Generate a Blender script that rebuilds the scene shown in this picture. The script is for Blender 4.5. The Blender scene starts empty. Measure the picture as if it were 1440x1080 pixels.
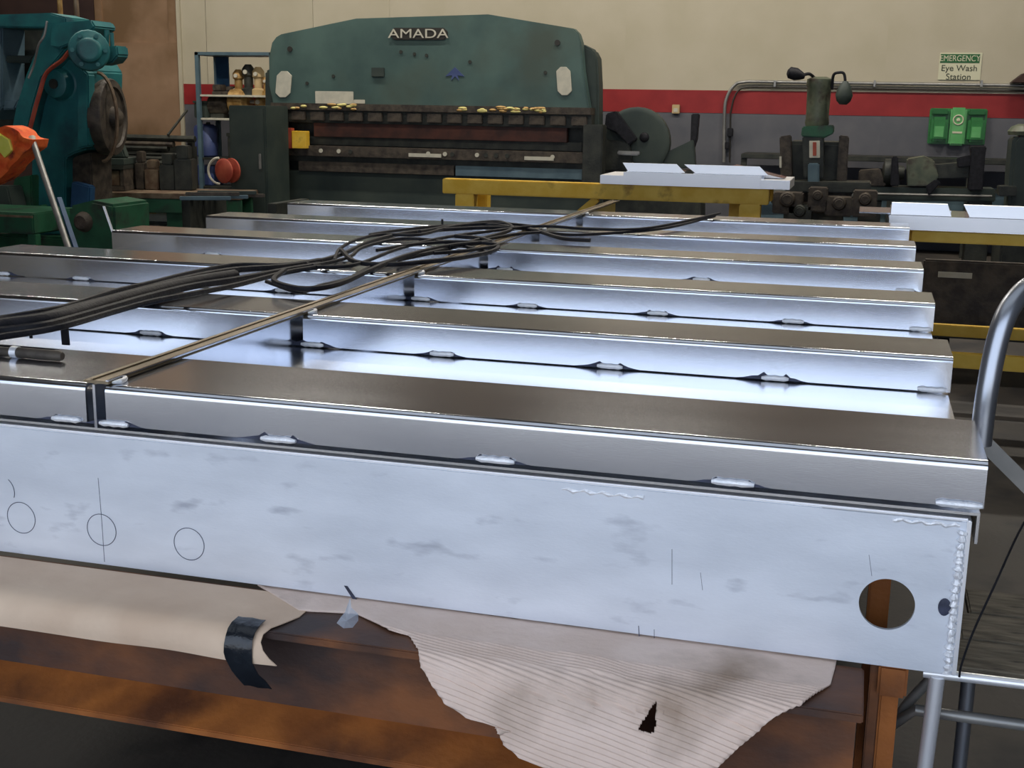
import bpy, bmesh, math, random
from mathutils import Vector, Matrix
random.seed(7)
PI = math.pi
S = bpy.context.scene
COL = S.collection

# ------------------------------------------------------------ camera, world, lights, exposure
CAM = Vector((0, 0, 1.5)); FPX = 1730.34; PITCH = .22231577; ROLL = .01624015; YAW = .27385936
_cy, _sy = math.cos(YAW), math.sin(YAW)
FW = Vector((-_sy*math.cos(PITCH), _cy*math.cos(PITCH), -math.sin(PITCH)))
_rt = Vector((_cy, _sy, 0)); _up = _rt.cross(FW)
RT = _rt*math.cos(ROLL) + _up*math.sin(ROLL)
UP = -_rt*math.sin(ROLL) + _up*math.cos(ROLL)
cd = bpy.data.cameras.new('camera'); cam = bpy.data.objects.new('camera', cd); COL.objects.link(cam)
m = Matrix((RT, UP, -FW)).transposed().to_4x4(); m.translation = CAM
cam.matrix_world = m
cd.sensor_width = 36; cd.lens = FPX/1440*36; cd.clip_start = .02; cd.clip_end = 300
S.camera = cam
S.view_settings.view_transform = 'Standard'; S.view_settings.look = 'None'
S.view_settings.gamma = 1; S.view_settings.use_curve_mapping = False
S.view_settings.exposure = 0.0

W = bpy.data.worlds.new('world'); S.world = W; W.use_nodes = True
nt = W.node_tree; bg = nt.nodes['Background']
tc = nt.nodes.new('ShaderNodeTexCoord'); sp = nt.nodes.new('ShaderNodeSeparateXYZ'); cr = nt.nodes.new('ShaderNodeValToRGB')
nt.links.new(tc.outputs['Generated'], sp.inputs[0]); nt.links.new(sp.outputs['Z'], cr.inputs[0]); nt.links.new(cr.outputs[0], bg.inputs[0])
cr.color_ramp.elements[0].position = 0; cr.color_ramp.elements[0].color = (.78, .86, 1, 1)
cr.color_ramp.elements[1].position = 1; cr.color_ramp.elements[1].color = (.42, .60, 1, 1)
bg.inputs[1].default_value = 1.15

def light(name, kind, loc, rot, energy, color, **k):
    d = bpy.data.lights.new(name, kind); d.energy = energy; d.color = color
    for a, b in k.items(): setattr(d, a, b)
    o = bpy.data.objects.new(name, d); o.location = loc; o.rotation_euler = rot; COL.objects.link(o); return o
light('sun', 'SUN', (0, -10, 20), (math.radians(20), math.radians(16), 0), 6.5, (1, .97, .93), angle=.01)
# daylight coming in through the open loading door behind the camera
light('door_daylight', 'AREA', (-1.0, -2.56, 2.45), (math.radians(86), 0, 0), 100, (.74, .85, 1), shape='RECTANGLE', size=8.5, size_y=3.5)

# unseen roof light added above the frame to brighten the channel bends
light('added_roof_light', 'AREA', (-1.0, 1.2, 5.93), (0, 0, 0), 60, (.80, .89, 1), shape='RECTANGLE', size=7, size_y=4.4)

# ------------------------------------------------------------ pixel -> point helpers (real depths)
def ray(x, y): return FW + RT*((x-720)/FPX) - UP*((y-540)/FPX)
def at(x, y, Y):
    d = ray(x, y); return CAM + d*(Y/d.y)
def atz(x, y, z):
    d = ray(x, y); return CAM + d*((z-CAM.z)/d.z)

# ------------------------------------------------------------ materials
def srgb(r, g, b):
    f = lambda c: (c/255/12.92) if c/255 <= .04045 else ((c/255+.055)/1.055)**2.4
    return (f(r), f(g), f(b), 1)
def mat(name, c1, c2=None, rough=.6, metal=0, scale=4, bump=0, bscale=60, detail=6, stretch=(1, 1, 1), rvar=0, lo=.35, hi=.65, spec=.5, c3=None, s3=1.5, l3=.55, h3=.62):
    M = bpy.data.materials.new(name); M.use_nodes = True
    n = M.node_tree.nodes; L = M.node_tree.links; b = n['Principled BSDF']
    b.inputs['Base Color'].default_value = c1; b.inputs['Roughness'].default_value = rough
    b.inputs['Metallic'].default_value = metal; b.inputs['Specular IOR Level'].default_value = spec
    t = n.new('ShaderNodeTexCoord'); mp = n.new('ShaderNodeMapping'); mp.inputs['Scale'].default_value = stretch
    L.new(t.outputs['Object'], mp.inputs[0])
    if c2:
        z = n.new('ShaderNodeTexNoise'); z.inputs['Scale'].default_value = scale; z.inputs['Detail'].default_value = detail
        r = n.new('ShaderNodeValToRGB'); r.color_ramp.elements[0].position = lo; r.color_ramp.elements[1].position = hi
        r.color_ramp.elements[0].color = c1; r.color_ramp.elements[1].color = c2
        L.new(mp.outputs[0], z.inputs['Vector']); L.new(z.outputs['Fac'], r.inputs[0]); out = r.outputs[0]
        if c3:
            z3 = n.new('ShaderNodeTexNoise'); z3.inputs['Scale'].default_value = s3; z3.inputs['Detail'].default_value = 8
            L.new(mp.outputs[0], z3.inputs['Vector'])
            r3 = n.new('ShaderNodeValToRGB'); r3.color_ramp.elements[0].position = l3; r3.color_ramp.elements[1].position = h3
            L.new(z3.outputs['Fac'], r3.inputs[0])
            mx = n.new('ShaderNodeMix'); mx.data_type = 'RGBA'; L.new(r3.outputs[0], mx.inputs[0]); L.new(out, mx.inputs[6]); mx.inputs[7].default_value = c3; out = mx.outputs[2]
        L.new(out, b.inputs['Base Color'])
        if rvar:
            a = n.new('ShaderNodeMapRange'); a.inputs[3].default_value = rough-rvar; a.inputs[4].default_value = rough+rvar
            L.new(z.outputs['Fac'], a.inputs[0]); L.new(a.outputs[0], b.inputs['Roughness'])
    if bump:
        z2 = n.new('ShaderNodeTexNoise'); z2.inputs['Scale'].default_value = bscale; z2.inputs['Detail'].default_value = 4
        bp = n.new('ShaderNodeBump'); bp.inputs['Strength'].default_value = bump; bp.inputs['Distance'].default_value = .01
        L.new(mp.outputs[0], z2.inputs['Vector']); L.new(z2.outputs['Fac'], bp.inputs['Height']); L.new(bp.outputs[0], b.inputs['Normal'])
    return M
M = {}
M['alu'] = mat('folded_aluminium', (.63, .66, .73, 1), (.68, .71, .78, 1), rough=.17, metal=1, scale=3, stretch=(1, 6, 6), rvar=.02, bump=.012, bscale=160)
M['alu_sheet'] = mat('deck_sheet_aluminium', (.80, .82, .85, 1), (.86, .87, .90, 1), rough=.20, metal=1, scale=2, rvar=.04)
M['alu_mill'] = mat('mill_finish_aluminium', (.68, .72, .79, 1), (.78, .82, .89, 1), rough=.55, metal=.55, scale=5, stretch=(1, 1, 3), rvar=.08, bump=.03, bscale=120, c3=(.50, .53, .60, 1), s3=9, l3=.60, h3=.74)
M['alu_pale_lit'] = mat('pale_and_lit_aluminium', (.88, .89, .92, 1), (.92, .92, .95, 1), rough=.35, metal=.6)  # paler aluminium; light falling on the tray fronts is put into its colour
M['weld'] = mat('weld_metal', (.86, .88, .92, 1), (.95, .95, .97, 1), rough=.4, metal=.4, scale=80, bump=.3, bscale=220)
M['scorch'] = mat('weld_soot', (.012, .014, .03, 1), (.06, .07, .12, 1), rough=.5, metal=.2, scale=30)
M['pen'] = mat('pencil_mark', (.08, .09, .14, 1), rough=.6)
M['rail'] = mat('rail_steel', srgb(108, 94, 72), srgb(140, 126, 104), rough=.42, metal=.7, scale=6, rvar=.05)
M['rust'] = mat('rusty_steel', srgb(92, 60, 42), srgb(138, 86, 50), rough=.62, metal=.15, scale=9, stretch=(.8, 1, 1.3), bump=.12, bscale=60, c3=srgb(62, 48, 44), s3=4, l3=.44, h3=.62)
M['rust_dark'] = mat('dull_red_steel', srgb(62, 38, 32), srgb(92, 52, 40), rough=.6, scale=7)
M['rust_bright'] = mat('bright_rust', srgb(140, 80, 34), srgb(180, 108, 48), rough=.65, metal=.1, scale=9, bump=.15, bscale=70, c3=srgb(92, 52, 28), s3=5, l3=.5, h3=.7)
M['paper'] = mat('kraft_paper', srgb(214, 186, 160), srgb(226, 200, 174), rough=.75, scale=8, bump=.15, bscale=30, spec=.3)
M['card'] = mat('corrugated_card', srgb(228, 204, 188), srgb(238, 216, 202), rough=.85, scale=10, bump=.2, bscale=60, spec=.2, c3=srgb(172, 150, 132), s3=5, l3=.56, h3=.74)
M['tape'] = mat('black_tape', (.008, .010, .014, 1), (.014, .018, .024, 1), rough=.22, scale=20, bump=.3, bscale=40)
M['black'] = mat('black_rubber', (.005, .005, .008, 1), (.014, .014, .019, 1), rough=.6, spec=.3, scale=30, bump=.2, bscale=120)
M['dark'] = mat('dark_cast_iron', srgb(34, 38, 36), srgb(58, 60, 54), rough=.55, metal=.2, scale=8, bump=.2)
M['grime'] = mat('grimy_metal', srgb(48, 42, 38), srgb(80, 72, 62), rough=.6, metal=.2, scale=14, bump=.3)
M['press'] = mat('press_green_paint', srgb(58, 80, 78), srgb(76, 100, 95), rough=.5, scale=2.2, rvar=.05, bump=.04, c3=srgb(66, 78, 70), s3=1.3, l3=.5, h3=.7)
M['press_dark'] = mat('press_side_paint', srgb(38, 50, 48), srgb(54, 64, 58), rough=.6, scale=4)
M['teal'] = mat('teal_machine_paint', srgb(22, 88, 94), srgb(38, 114, 114), rough=.5, scale=3, bump=.1, c3=srgb(28, 66, 76), s3=2.5, l3=.52, h3=.7)
M['grease'] = mat('yellow_grease', srgb(176, 164, 84), srgb(206, 196, 128), rough=.5, scale=9)
M['green'] = mat('green_machine_paint', srgb(20, 68, 46), srgb(32, 92, 62), rough=.55, scale=5, bump=.1, c3=srgb(34, 48, 40), s3=5, l3=.5, h3=.66)
M['bench_top'] = mat('worn_bench_top', srgb(88, 68, 54), srgb(128, 112, 92), rough=.5, metal=.4, scale=10)
M['yellow'] = mat('yellow_paint', srgb(214, 170, 40), srgb(228, 190, 74), rough=.5, scale=8, bump=.1, c3=srgb(150, 112, 30), s3=7, l3=.6, h3=.75)
M['floor'] = mat('oily_concrete', srgb(44, 42, 42), srgb(72, 66, 60), rough=.62, scale=1.6, bump=.15, bscale=40, rvar=.12, c3=srgb(30, 30, 34), s3=4, l3=.5, h3=.68)
M['apron'] = mat('outdoor_concrete', srgb(176, 176, 172), srgb(196, 194, 188), rough=.85, scale=1.2)
M['cream'] = mat('cream_wall_paint', srgb(178, 170, 148), srgb(186, 178, 158), rough=.65, scale=1.5, bump=.05)
M['red'] = mat('red_stripe_paint', srgb(132, 24, 28), srgb(146, 34, 36), rough=.6, scale=5)
M['grey'] = mat('grey_wall_paint', srgb(82, 84, 92), srgb(96, 96, 102), rough=.65, scale=3)
M['brown_wall'] = mat('dark_brown_wall', srgb(44, 28, 26), srgb(62, 42, 36), rough=.8, scale=2)
M['ceiling'] = mat('dark_ceiling', srgb(70, 58, 48), srgb(84, 70, 58), rough=.85, scale=1)
M['copper'] = mat('tan_door_sheet', srgb(168, 136, 108), srgb(188, 156, 128), rough=.40, metal=.35, scale=1.4, c3=srgb(140, 112, 84), s3=.8, l3=.48, h3=.62)
M['bluegrey'] = mat('blue_grey_paint', srgb(66, 88, 100), srgb(84, 106, 116), rough=.55, scale=5)
M['blue'] = mat('blue_plastic', srgb(52, 66, 112), srgb(70, 84, 128), rough=.5, scale=6)
M['orange'] = mat('orange_cloth', srgb(214, 76, 24), srgb(232, 110, 44), rough=.8, scale=12, bump=.3, c3=srgb(120, 44, 30), s3=9, l3=.58, h3=.7)
M['hiyellow'] = mat('lime_reflective_tape', srgb(214, 210, 60), srgb(232, 226, 110), rough=.6, scale=9)
M['conduit'] = mat('galvanised_conduit', srgb(126, 126, 124), srgb(150, 148, 144), rough=.4, metal=.5, scale=9)
M['tube'] = mat('aluminium_tube', (.38, .41, .46, 1), (.46, .48, .53, 1), rough=.33, metal=.9, scale=6)
M['plank'] = mat('grey_weathered_plank', srgb(92, 84, 70), srgb(132, 122, 104), rough=.8, scale=5, stretch=(3, 18, 3), bump=.4, bscale=30, c3=srgb(60, 56, 46), s3=6, l3=.55, h3=.7)
M['signgreen'] = mat('sign_green', srgb(30, 96, 50), rough=.6)
M['signwhite'] = mat('sign_cream', srgb(206, 204, 176), rough=.6)
M['ink'] = mat('dark_ink', srgb(54, 60, 48), rough=.7)
M['eyegreen'] = mat('eye_wash_green', srgb(24, 104, 34), srgb(40, 124, 50), rough=.35, scale=8)
M['eyelight'] = mat('eye_wash_pale_green', srgb(80, 158, 84), srgb(98, 172, 102), rough=.35, scale=8)
M['label'] = mat('pale_label', srgb(178, 176, 162), srgb(196, 192, 176), rough=.6, scale=12)
M['plate_dark'] = mat('name_plate_dark', srgb(42, 40, 36), rough=.5)
M['wood'] = mat('pale_timber', srgb(176, 152, 108), srgb(196, 172, 130), rough=.7, scale=8)
M['redpaint'] = mat('dull_red_paint', srgb(140, 52, 38), srgb(160, 76, 54), rough=.6, scale=9)
M['brass'] = mat('brassy_tool_metal', srgb(140, 106, 58), srgb(176, 144, 90), rough=.5, metal=.4, scale=16)
M['plastic'] = mat('clear_wrap', (.55, .62, .72, 1), (.65, .7, .78, 1), rough=.15, scale=12)
M['plastic'].node_tree.nodes['Principled BSDF'].inputs['Alpha'].default_value = .6
M['bluepaint'] = mat('blue_paint', srgb(24, 60, 96), srgb(36, 76, 110), rough=.5, scale=9)
lampm = bpy.data.materials.new('added_tube_glow'); lampm.use_nodes = True  # glow of the unseen tubes added under the ceiling
_b = lampm.node_tree.nodes['Principled BSDF']; _b.inputs['Emission Color'].default_value = (1, .90, .72, 1); _b.inputs['Emission Strength'].default_value = 14
M['lamp'] = lampm

# ------------------------------------------------------------ mesh helpers
class MB:
    def __init__(s): s.bm = bmesh.new()
    def box(s, a, b, rot=None, about=None):
        a, b = Vector(a), Vector(b); lo = Vector(map(min, a, b)); hi = Vector(map(max, a, b))
        r = bmesh.ops.create_cube(s.bm, size=1)['verts']; c = (lo+hi)/2; d = hi-lo
        for v in r: v.co = Vector((v.co.x*d.x, v.co.y*d.y, v.co.z*d.z)) + c
        if rot: bmesh.ops.rotate(s.bm, verts=r, cent=Vector(about) if about is not None else c, matrix=rot)
        return s
    def bar(s, p, q, w, h=None):
        p, q = Vector(p), Vector(q); d = q-p; L = d.length; h = h or w
        z = d.normalized(); u = Vector((0, 0, 1)) if abs(z.z) < .9 else Vector((0, 1, 0)); x = u.cross(z).normalized(); y = z.cross(x)
        vs = []
        for t in (0, L):
            for i, j in ((-1, -1), (1, -1), (1, 1), (-1, 1)): vs.append(s.bm.verts.new(p + z*t + x*(i*w/2) + y*(j*h/2)))
        for f in ((3, 2, 1, 0), (4, 5, 6, 7), (0, 1, 5, 4), (1, 2, 6, 5), (2, 3, 7, 6), (3, 0, 4, 7)): s.bm.faces.new([vs[i] for i in f])
        return s
    def cyl(s, p, q, r, r2=None, n=16):
        p, q = Vector(p), Vector(q); return s.lathe(p, (q-p), [(0, r), ((q-p).length, r2 if r2 is not None else r)], n)
    def lathe(s, o, ax, prof, n=20):
        o = Vector(o); z = Vector(ax).normalized(); u = Vector((0, 0, 1)) if abs(z.z) < .9 else Vector((0, 1, 0)); x = u.cross(z).normalized(); y = z.cross(x)
        rings = [[s.bm.verts.new(o + z*t + x*(r*math.cos(2*PI*k/n)) + y*(r*math.sin(2*PI*k/n))) for k in range(n)] for t, r in prof]
        for a, b in zip(rings, rings[1:]):
            for k in range(n): s.bm.faces.new([a[k], a[(k+1) % n], b[(k+1) % n], b[k]])
        s.bm.faces.new(rings[0][::-1]); s.bm.faces.new(rings[-1]); return s
    def tube(s, path, r, n=10):
        P = [Vector(p) for p in path]; rings = []
        t0 = (P[1]-P[0]).normalized(); u = Vector((0, 0, 1)) if abs(t0.z) < .9 else Vector((1, 0, 0)); x = u.cross(t0).normalized()
        for i, p in enumerate(P):
            t = (P[min(i+1, len(P)-1)] - P[max(i-1, 0)]).normalized(); x = (x - t*x.dot(t)).normalized(); y = t.cross(x)
            rr = r[i] if isinstance(r, (list, tuple)) else r
            rings.append([s.bm.verts.new(p + x*(rr*math.cos(2*PI*k/n)) + y*(rr*math.sin(2*PI*k/n))) for k in range(n)])
        for a, b in zip(rings, rings[1:]):
            for k in range(n): s.bm.faces.new([a[k], a[(k+1) % n], b[(k+1) % n], b[k]])
        s.bm.faces.new(rings[0][::-1]); s.bm.faces.new(rings[-1]); return s
    def prism(s, pts, d):   # pts: list of 3d points in a plane, d: extrude vector
        d = Vector(d); a = [s.bm.verts.new(Vector(p)) for p in pts]; b = [s.bm.verts.new(Vector(p)+d) for p in pts]
        s.bm.faces.new(a); s.bm.faces.new(b[::-1]); n = len(a)
        for k in range(n): s.bm.faces.new([a[(k+1) % n], a[k], b[k], b[(k+1) % n]])
        return s
    def ball(s, c, r, sc=(1, 1, 1), seg=14):
        v = bmesh.ops.create_uvsphere(s.bm, u_segments=seg, v_segments=seg//2+2, radius=r)['verts']
        for q in v: q.co = Vector((q.co.x*sc[0], q.co.y*sc[1], q.co.z*sc[2])) + Vector(c)
        return s
    def build(s, name, m, parent=None, bevel=0, smooth=True, kind=None, seg=2, wn=False):
        bm = s.bm; bmesh.ops.recalc_face_normals(bm, faces=bm.faces[:])
        if bevel:
            es = [e for e in bm.edges if e.is_manifold and e.calc_face_angle(0) > .6]
            bmesh.ops.bevel(bm, geom=es, offset=bevel, segments=seg, affect='EDGES', clamp_overlap=True)
        lo = Vector((min(v.co[i] for v in bm.verts) for i in range(3))); hi = Vector((max(v.co[i] for v in bm.verts) for i in range(3)))
        c = (lo+hi)/2
        for v in bm.verts: v.co -= c
        me = bpy.data.meshes.new(name); bm.to_mesh(me); bm.free()
        if smooth:
            for p in me.polygons: p.use_smooth = True
            me.set_sharp_from_angle(angle=math.radians(38))
        me.materials.append(M[m] if isinstance(m, str) else m)
        o = bpy.data.objects.new(name, me); COL.objects.link(o)
        off = Vector((0, 0, 0)); q = parent
        while q: off += q.location; q = q.parent
        o.location = c - off
        if parent: o.parent = parent
        if wn or (bevel and smooth):
            w = o.modifiers.new('face_normals', 'WEIGHTED_NORMAL'); w.weight = 100; w.keep_sharp = True
        if kind: o['kind'] = kind
        return o
def tag(o, label, cat, group=None):
    o['label'] = label; o['category'] = cat
    if group: o['group'] = group
    return o
def thing(name, label, cat, loc, group=None):
    o = bpy.data.objects.new(name, None); o.location = loc; o.empty_display_size = .1; COL.objects.link(o)
    return tag(o, label, cat, group)
def struct(mb, name, m, **k):
    o = mb.build(name, m, **k); o['kind'] = 'structure'; return o
def copy_tree(o, parent=None):
    c = o.copy(); COL.objects.link(c); c.parent = parent
    for ch in list(o.children): copy_tree(ch, c)
    return c
def smoothpath(pts, n=8):
    P = [Vector(p) for p in pts]; P = [P[0]*2-P[1]] + P + [P[-1]*2-P[-2]]; out = []
    for i in range(1, len(P)-2):
        a, b, c, d = P[i-1:i+3]
        for k in range(n):
            t = k/n; out.append(.5*((2*b)+(c-a)*t+(2*a-5*b+4*c-d)*t*t+(3*b-a-3*c+d)*t**3))
    out.append(P[-2]); return out
def text(body, loc, size, m, parent, name='lettering', depth=.002, align='CENTER', sx=1):
    cu = bpy.data.curves.new(name, 'FONT'); cu.body = body; cu.size = size; cu.align_x = align; cu.extrude = depth
    cu.space_line = .9
    o = bpy.data.objects.new(name, cu); COL.objects.link(o)
    dg = bpy.context.evaluated_depsgraph_get(); me = bpy.data.meshes.new_from_object(o.evaluated_get(dg))
    bpy.data.objects.remove(o)
    for v in me.vertices: x, y, z = v.co; v.co = (x*sx, -z, y)
    me.materials.clear(); me.materials.append(M[m])
    o = bpy.data.objects.new(name, me); COL.objects.link(o); off = Vector((0, 0, 0)); q = parent
    while q: off += q.location; q = q.parent
    o.location = Vector(loc)-off
    if parent: o.parent = parent
    return o
def poly(pixels, Y): return [at(x, y, Y) for x, y in pixels]

# ============================================================ SETTING
WY = 14.5
struct(MB().box((-13, -2.6, -.1), (7, 15.0, 0)), 'floor', 'floor')
struct(MB().box((-40, -40, -.12), (40, -2.6, -.01)), 'trim_1', 'apron')
cl_ = struct(MB().box((-13, -2.6, 6.0), (7, 15.0, 6.15)), 'ceiling', 'ceiling')
for xx in (-4.6, -2.2, .2, 2.6): MB().box((xx-.04, -1.1, 5.94), (xx+.04, 3.5, 5.999)).build('added_roof_light_bar', 'conduit', cl_)  # unseen bars added beneath the made-up roof light
xs_door_l = at(142, 200, WY).x; xs_door_r = at(257, 200, WY).x
zs_top = at(1000, 127, WY).z; zs_bot = at(1000, 159, WY).z
# back wall: panelled cream upper, red stripe, grey lower course
wb = struct(MB().box((xs_door_r, WY+.03, 0), (7, WY+.3, 6.0)), 'wall_back', 'cream')
seams = [xs_door_r, at(290, 50, WY).x, at(440, 20, WY).x, at(548, 5, WY).x]
x = seams[-1]
while x < 6.9: x += 2.9; seams.append(min(x, 7))
for a, b in zip(seams, seams[1:]):
    MB().box((a+.003, WY, zs_top), (b-.003, WY+.028, 6.0)).build('wall_panel', 'cream', wb) if b < -5.5 else MB().box((a, WY, zs_top), (b, WY+.028, 6.0)).build('wall_panel', 'cream', wb)
MB().box((xs_door_r+.02, WY-.004, zs_bot), (7, WY+.028, zs_top)).build('painted_stripe', 'red', wb)['label'] = 'red painted stripe between cream and grey paint'
for a, b in zip(seams, seams[1:]):
    MB().box((a, WY, 0), (b, WY+.028, zs_bot)).build('lower_panel', 'grey', wb)
struct(MB().box((-13, WY, 0), (xs_door_l, WY+.3, 6.0)), 'wall_left_back', 'brown_wall').name = 'wall_rear_left'  # shade at the rear left is put into this wall's dark colour
struct(MB().box((xs_door_r+.02, WY-.06, 3.02), (7, WY-.002, 6.0)), 'added_dark_trim', 'ceiling')  # unseen dark cladding added so the channel tops reflect less cream
d1 = struct(MB().box((xs_door_l, WY+.02, 0), (xs_door_r, WY+.08, 6.0)), 'door_1', 'copper')
pm = [(xs_door_l+.01, at(165, 66, WY).z), (xs_door_r-.02, at(250, 50, WY).z)]
MB().box((xs_door_l+.02, WY-.0, 0.0), (xs_door_l+.12, WY+.03, 6)).build('door_stile', 'copper', d1, bevel=.004)
MB().box((xs_door_r-.14, WY-.0, 0.0), (xs_door_r-.02, WY+.03, 6)).build('door_stile', 'copper', d1, bevel=.004)
MB().box((at(160, 66, WY).x, WY-.01, .3), (at(249, 50, WY).x, WY+.02, at(200, 60, WY).z)).build('door_panel', 'copper', d1, bevel=.004)
MB().box((xs_door_r-.005, WY-.03, 0), (xs_door_r+.05, WY+.02, 6)).build('trim_2', 'cream', bevel=.004)['kind'] = 'structure'
struct(MB().box((-13.2, -2.6, 0), (-13, 15, 6.0)), 'wall_left', 'brown_wall')
struct(MB().box((7, -2.6, 0), (7.2, 15, 6.0)), 'wall_right', 'grey')
fw = MB().box((-13, -2.75, 0), (-6.0, -2.6, 6)).box((4.5, -2.75, 0), (7, -2.6, 6)).box((-6.0, -2.75, 4.3), (4.5, -2.6, 6))
struct(fw, 'wall_front', 'cream')
# unseen fluorescent fixtures added under the ceiling to light the far wall
for i, (lx, ly) in enumerate(((-8.5, 11.0), (-5.2, 11.0), (-1.9, 11.0), (1.4, 11.0), (-8.5, 7.6), (-4, 7.6), (.5, 7.6))):
    t = thing('added_fluorescent_fixture', 'unseen fluorescent batten fixture added under the dark ceiling for its light', 'light', (lx, ly, 5.7), 'added ceiling fluorescent battens')
    MB().box((lx-.75, ly-.08, 5.86), (lx+.75, ly+.08, 5.93)).build('housing', 'conduit', t, bevel=.004)
    MB().cyl((lx-.7, ly-.04, 5.84), (lx+.7, ly-.04, 5.84), .018, n=8).cyl((lx-.7, ly+.04, 5.84), (lx+.7, ly+.04, 5.84), .018, n=8).build('added_lamp_tube', 'lamp', t)
    for sx in (-.6, .6): MB().cyl((lx+sx, ly, 5.93), (lx+sx, ly, 6.0), .006, n=6).build('hanger_rod', 'conduit', t)
    light('added_batten_light', 'AREA', (lx, ly, 5.80), (0, 0, 0), 125 if ly > 10 else 70, (1, .93, .82), shape='RECTANGLE', size=1.4, size_y=.16)  # lamp added below each unseen fixture to brighten the background

# ============================================================ ALUMINIUM DECK FRAME
ZT = 1.03; XR = .193; XL = -2.655; ZS = .956
rows = [1.755, 2.524, 3.251, 3.967, 4.650, 5.421]
deck = thing('metal_deck_frame', 'large welded aluminium deck frame with twelve folded cross channels on rusty supports', 'metal frame', (-1.2, 3.7, .709))
def channel(x0, x1, y0, depth=.25, t=.005, zt=ZT, zb=ZS, R=.012):
    def arc(cx, cz, r, a0, a1, n=5): return [(cx + r*math.cos(a0+(a1-a0)*k/n), cz + r*math.sin(a0+(a1-a0)*k/n)) for k in range(n+1)]
    o = [(y0, zb)] + arc(y0+R, zt-R, R, PI, PI/2) + arc(y0+depth-R, zt-R, R, PI/2, 0) + [(y0+depth, zb)]
    r = R-t
    i = [(y0+depth-t, zb)] + arc(y0+depth-R, zt-R, r, 0, PI/2) + arc(y0+R, zt-R, r, PI/2, PI) + [(y0+t, zb)]
    pts = [(x0, y, z) for y, z in o+i]
    return MB().prism(pts, (x1-x0, 0, 0))
def weld_bead(xc, y, z, L, parent):
    xc = min(xc, XR-L/2-.002)
    mb = MB(); n = int(L/.008)
    path = [(xc-L/2+L*k/n, y-.0035, z+.004+random.uniform(-.0006, .0006)) for k in range(n+1)]
    mb.tube(path, [.003 if k in (0, n) else (.0056 if k % 2 else .0048) for k in range(n+1)], 8)
    mb.build('weld_bead', 'weld', parent)
    def soot(xa, xb, h):   # tapers from xa (tall) to xb (point)
        xb = max(min(xb, XR-.002), XL+.002)
        P = [(xa+(xb-xa)*t, h*(1-t)**1.6*(1+.2*math.sin(t*19+xc*50))) for t in (0, .12, .3, .5, .75, 1)]
        P[0] = (P[0][0], h*.55)
        pts = [(a, y-.0007, z+b) for a, b in P] + [(xa, y-.0007, z)]
        MB().prism(pts, (0, .0004, 0)).build('scorch_mark', 'scorch', parent, smooth=False)
    g = random.uniform(.8, 1.3)
    if abs(xc-L/2-XR) > .1: soot(xc-L/2+.012, xc-L/2-.042*g, .013*g)
    if xc+L/2+.01 < XR and not (GL-.02 < xc+L/2 < GL+.01): soot(xc+L/2-.012, xc+L/2+.030*g, .012*g)
GL, GR = -1.243, -1.205
for ri, y in enumerate(rows):
    dp = .255 if ri == 0 else .215
    zb = .962 if ri == 0 else ZS+.003
    tr = channel(GR, XR, y, dp, zb=zb).build('cross_channel', 'alu', deck, wn=True)
    tl = channel(XL, GL, y, dp, zb=zb).build('cross_channel', 'alu', deck, wn=True)
    if ri == 0: wr = [at(162, 600, y).x, at(393, 630, y).x, at(697, 660, y).x, at(1030, 690, y).x, at(1350, 712, y).x+.005]; wl = [at(95, 598, y).x, at(95, 598, y).x-.36]
    elif ri == 1: wr = [at(440, 487, y).x, at(622, 497, y).x, at(858, 515, y).x, at(1090, 532, y).x, at(1310, 551, y).x]; wl = [at(213, 470, y).x, at(213, 470, y).x-.36]
    elif ri == 2: wr = [at(592, 421, y).x, at(742, 430, y).x, at(925, 441, y).x, at(1115, 455, y).x, at(1297, 467, y).x]; wl = [at(400, 408, y).x, at(232, 404, y).x, at(115, 400, y).x, at(5, 396, y).x]
    else: wr = [GR+.06, GR+.72, XR-.05]; wl = [GL-.5, GL-1.0]
    if ri < 4:
        for k, wx in enumerate(wr): weld_bead(wx, y, zb, .062 if ri == 0 and 0 < k else .055, tr)
        for wx in wl: weld_bead(wx, y, zb, .055, tl)
# deck sheet with folded lip at each side
ds = MB(); t = .004
def sh(y0, y1): ds.box((XL-.004, y0, ZS-t), (XR-.004, y1, ZS))
sh(1.752, 5.66)
ds.box((XR-.008, 1.752, ZS-.045), (XR-.004, 5.66, ZS-t)).box((XL-.004, 1.752, ZS-.045), (XL, 5.66, ZS-t))
ds.build('deck_sheet', 'alu_sheet', deck)
# centre rail: flat flange on a thin web
cr_ = MB().box((-1.2265, 1.752, ZS), (-1.2215, 6.25, ZT+.001)).build('rail_web', 'alu', deck)
rl = MB().box((-1.250, 1.760, ZT+.001), (-1.199, 6.25, ZT+.006)).build('centre_rail', 'rail', deck, bevel=.0015)
MB().box((-1.205, 1.757, ZT+.0062), (-1.199, 6.25, ZT+.009)).build('rail_edge', 'alu', rl, bevel=.001)
MB().box((-1.236, 1.762, ZT+.0062), (-1.232, 6.25, ZT+.0085)).build('rail_rib', 'rail', rl)
for y in rows:   # tacks fixing the rail to every channel
    MB().tube([(-1.196+.008*math.sin(k), y+.01+.012*k, ZT+.004) for k in range(5)], [.002, .005, .004, .005, .002], 8).build('weld_bead', 'weld', rl)
# sheet upright at the far left corner
MB().prism([at(144, 290, 3.975), at(146.5, 290, 3.975), at(162.5, 336, 3.975), at(160, 336, 3.975)], (0, .006, 0)).build('corner_flange', 'alu_pale_lit', deck)
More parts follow.
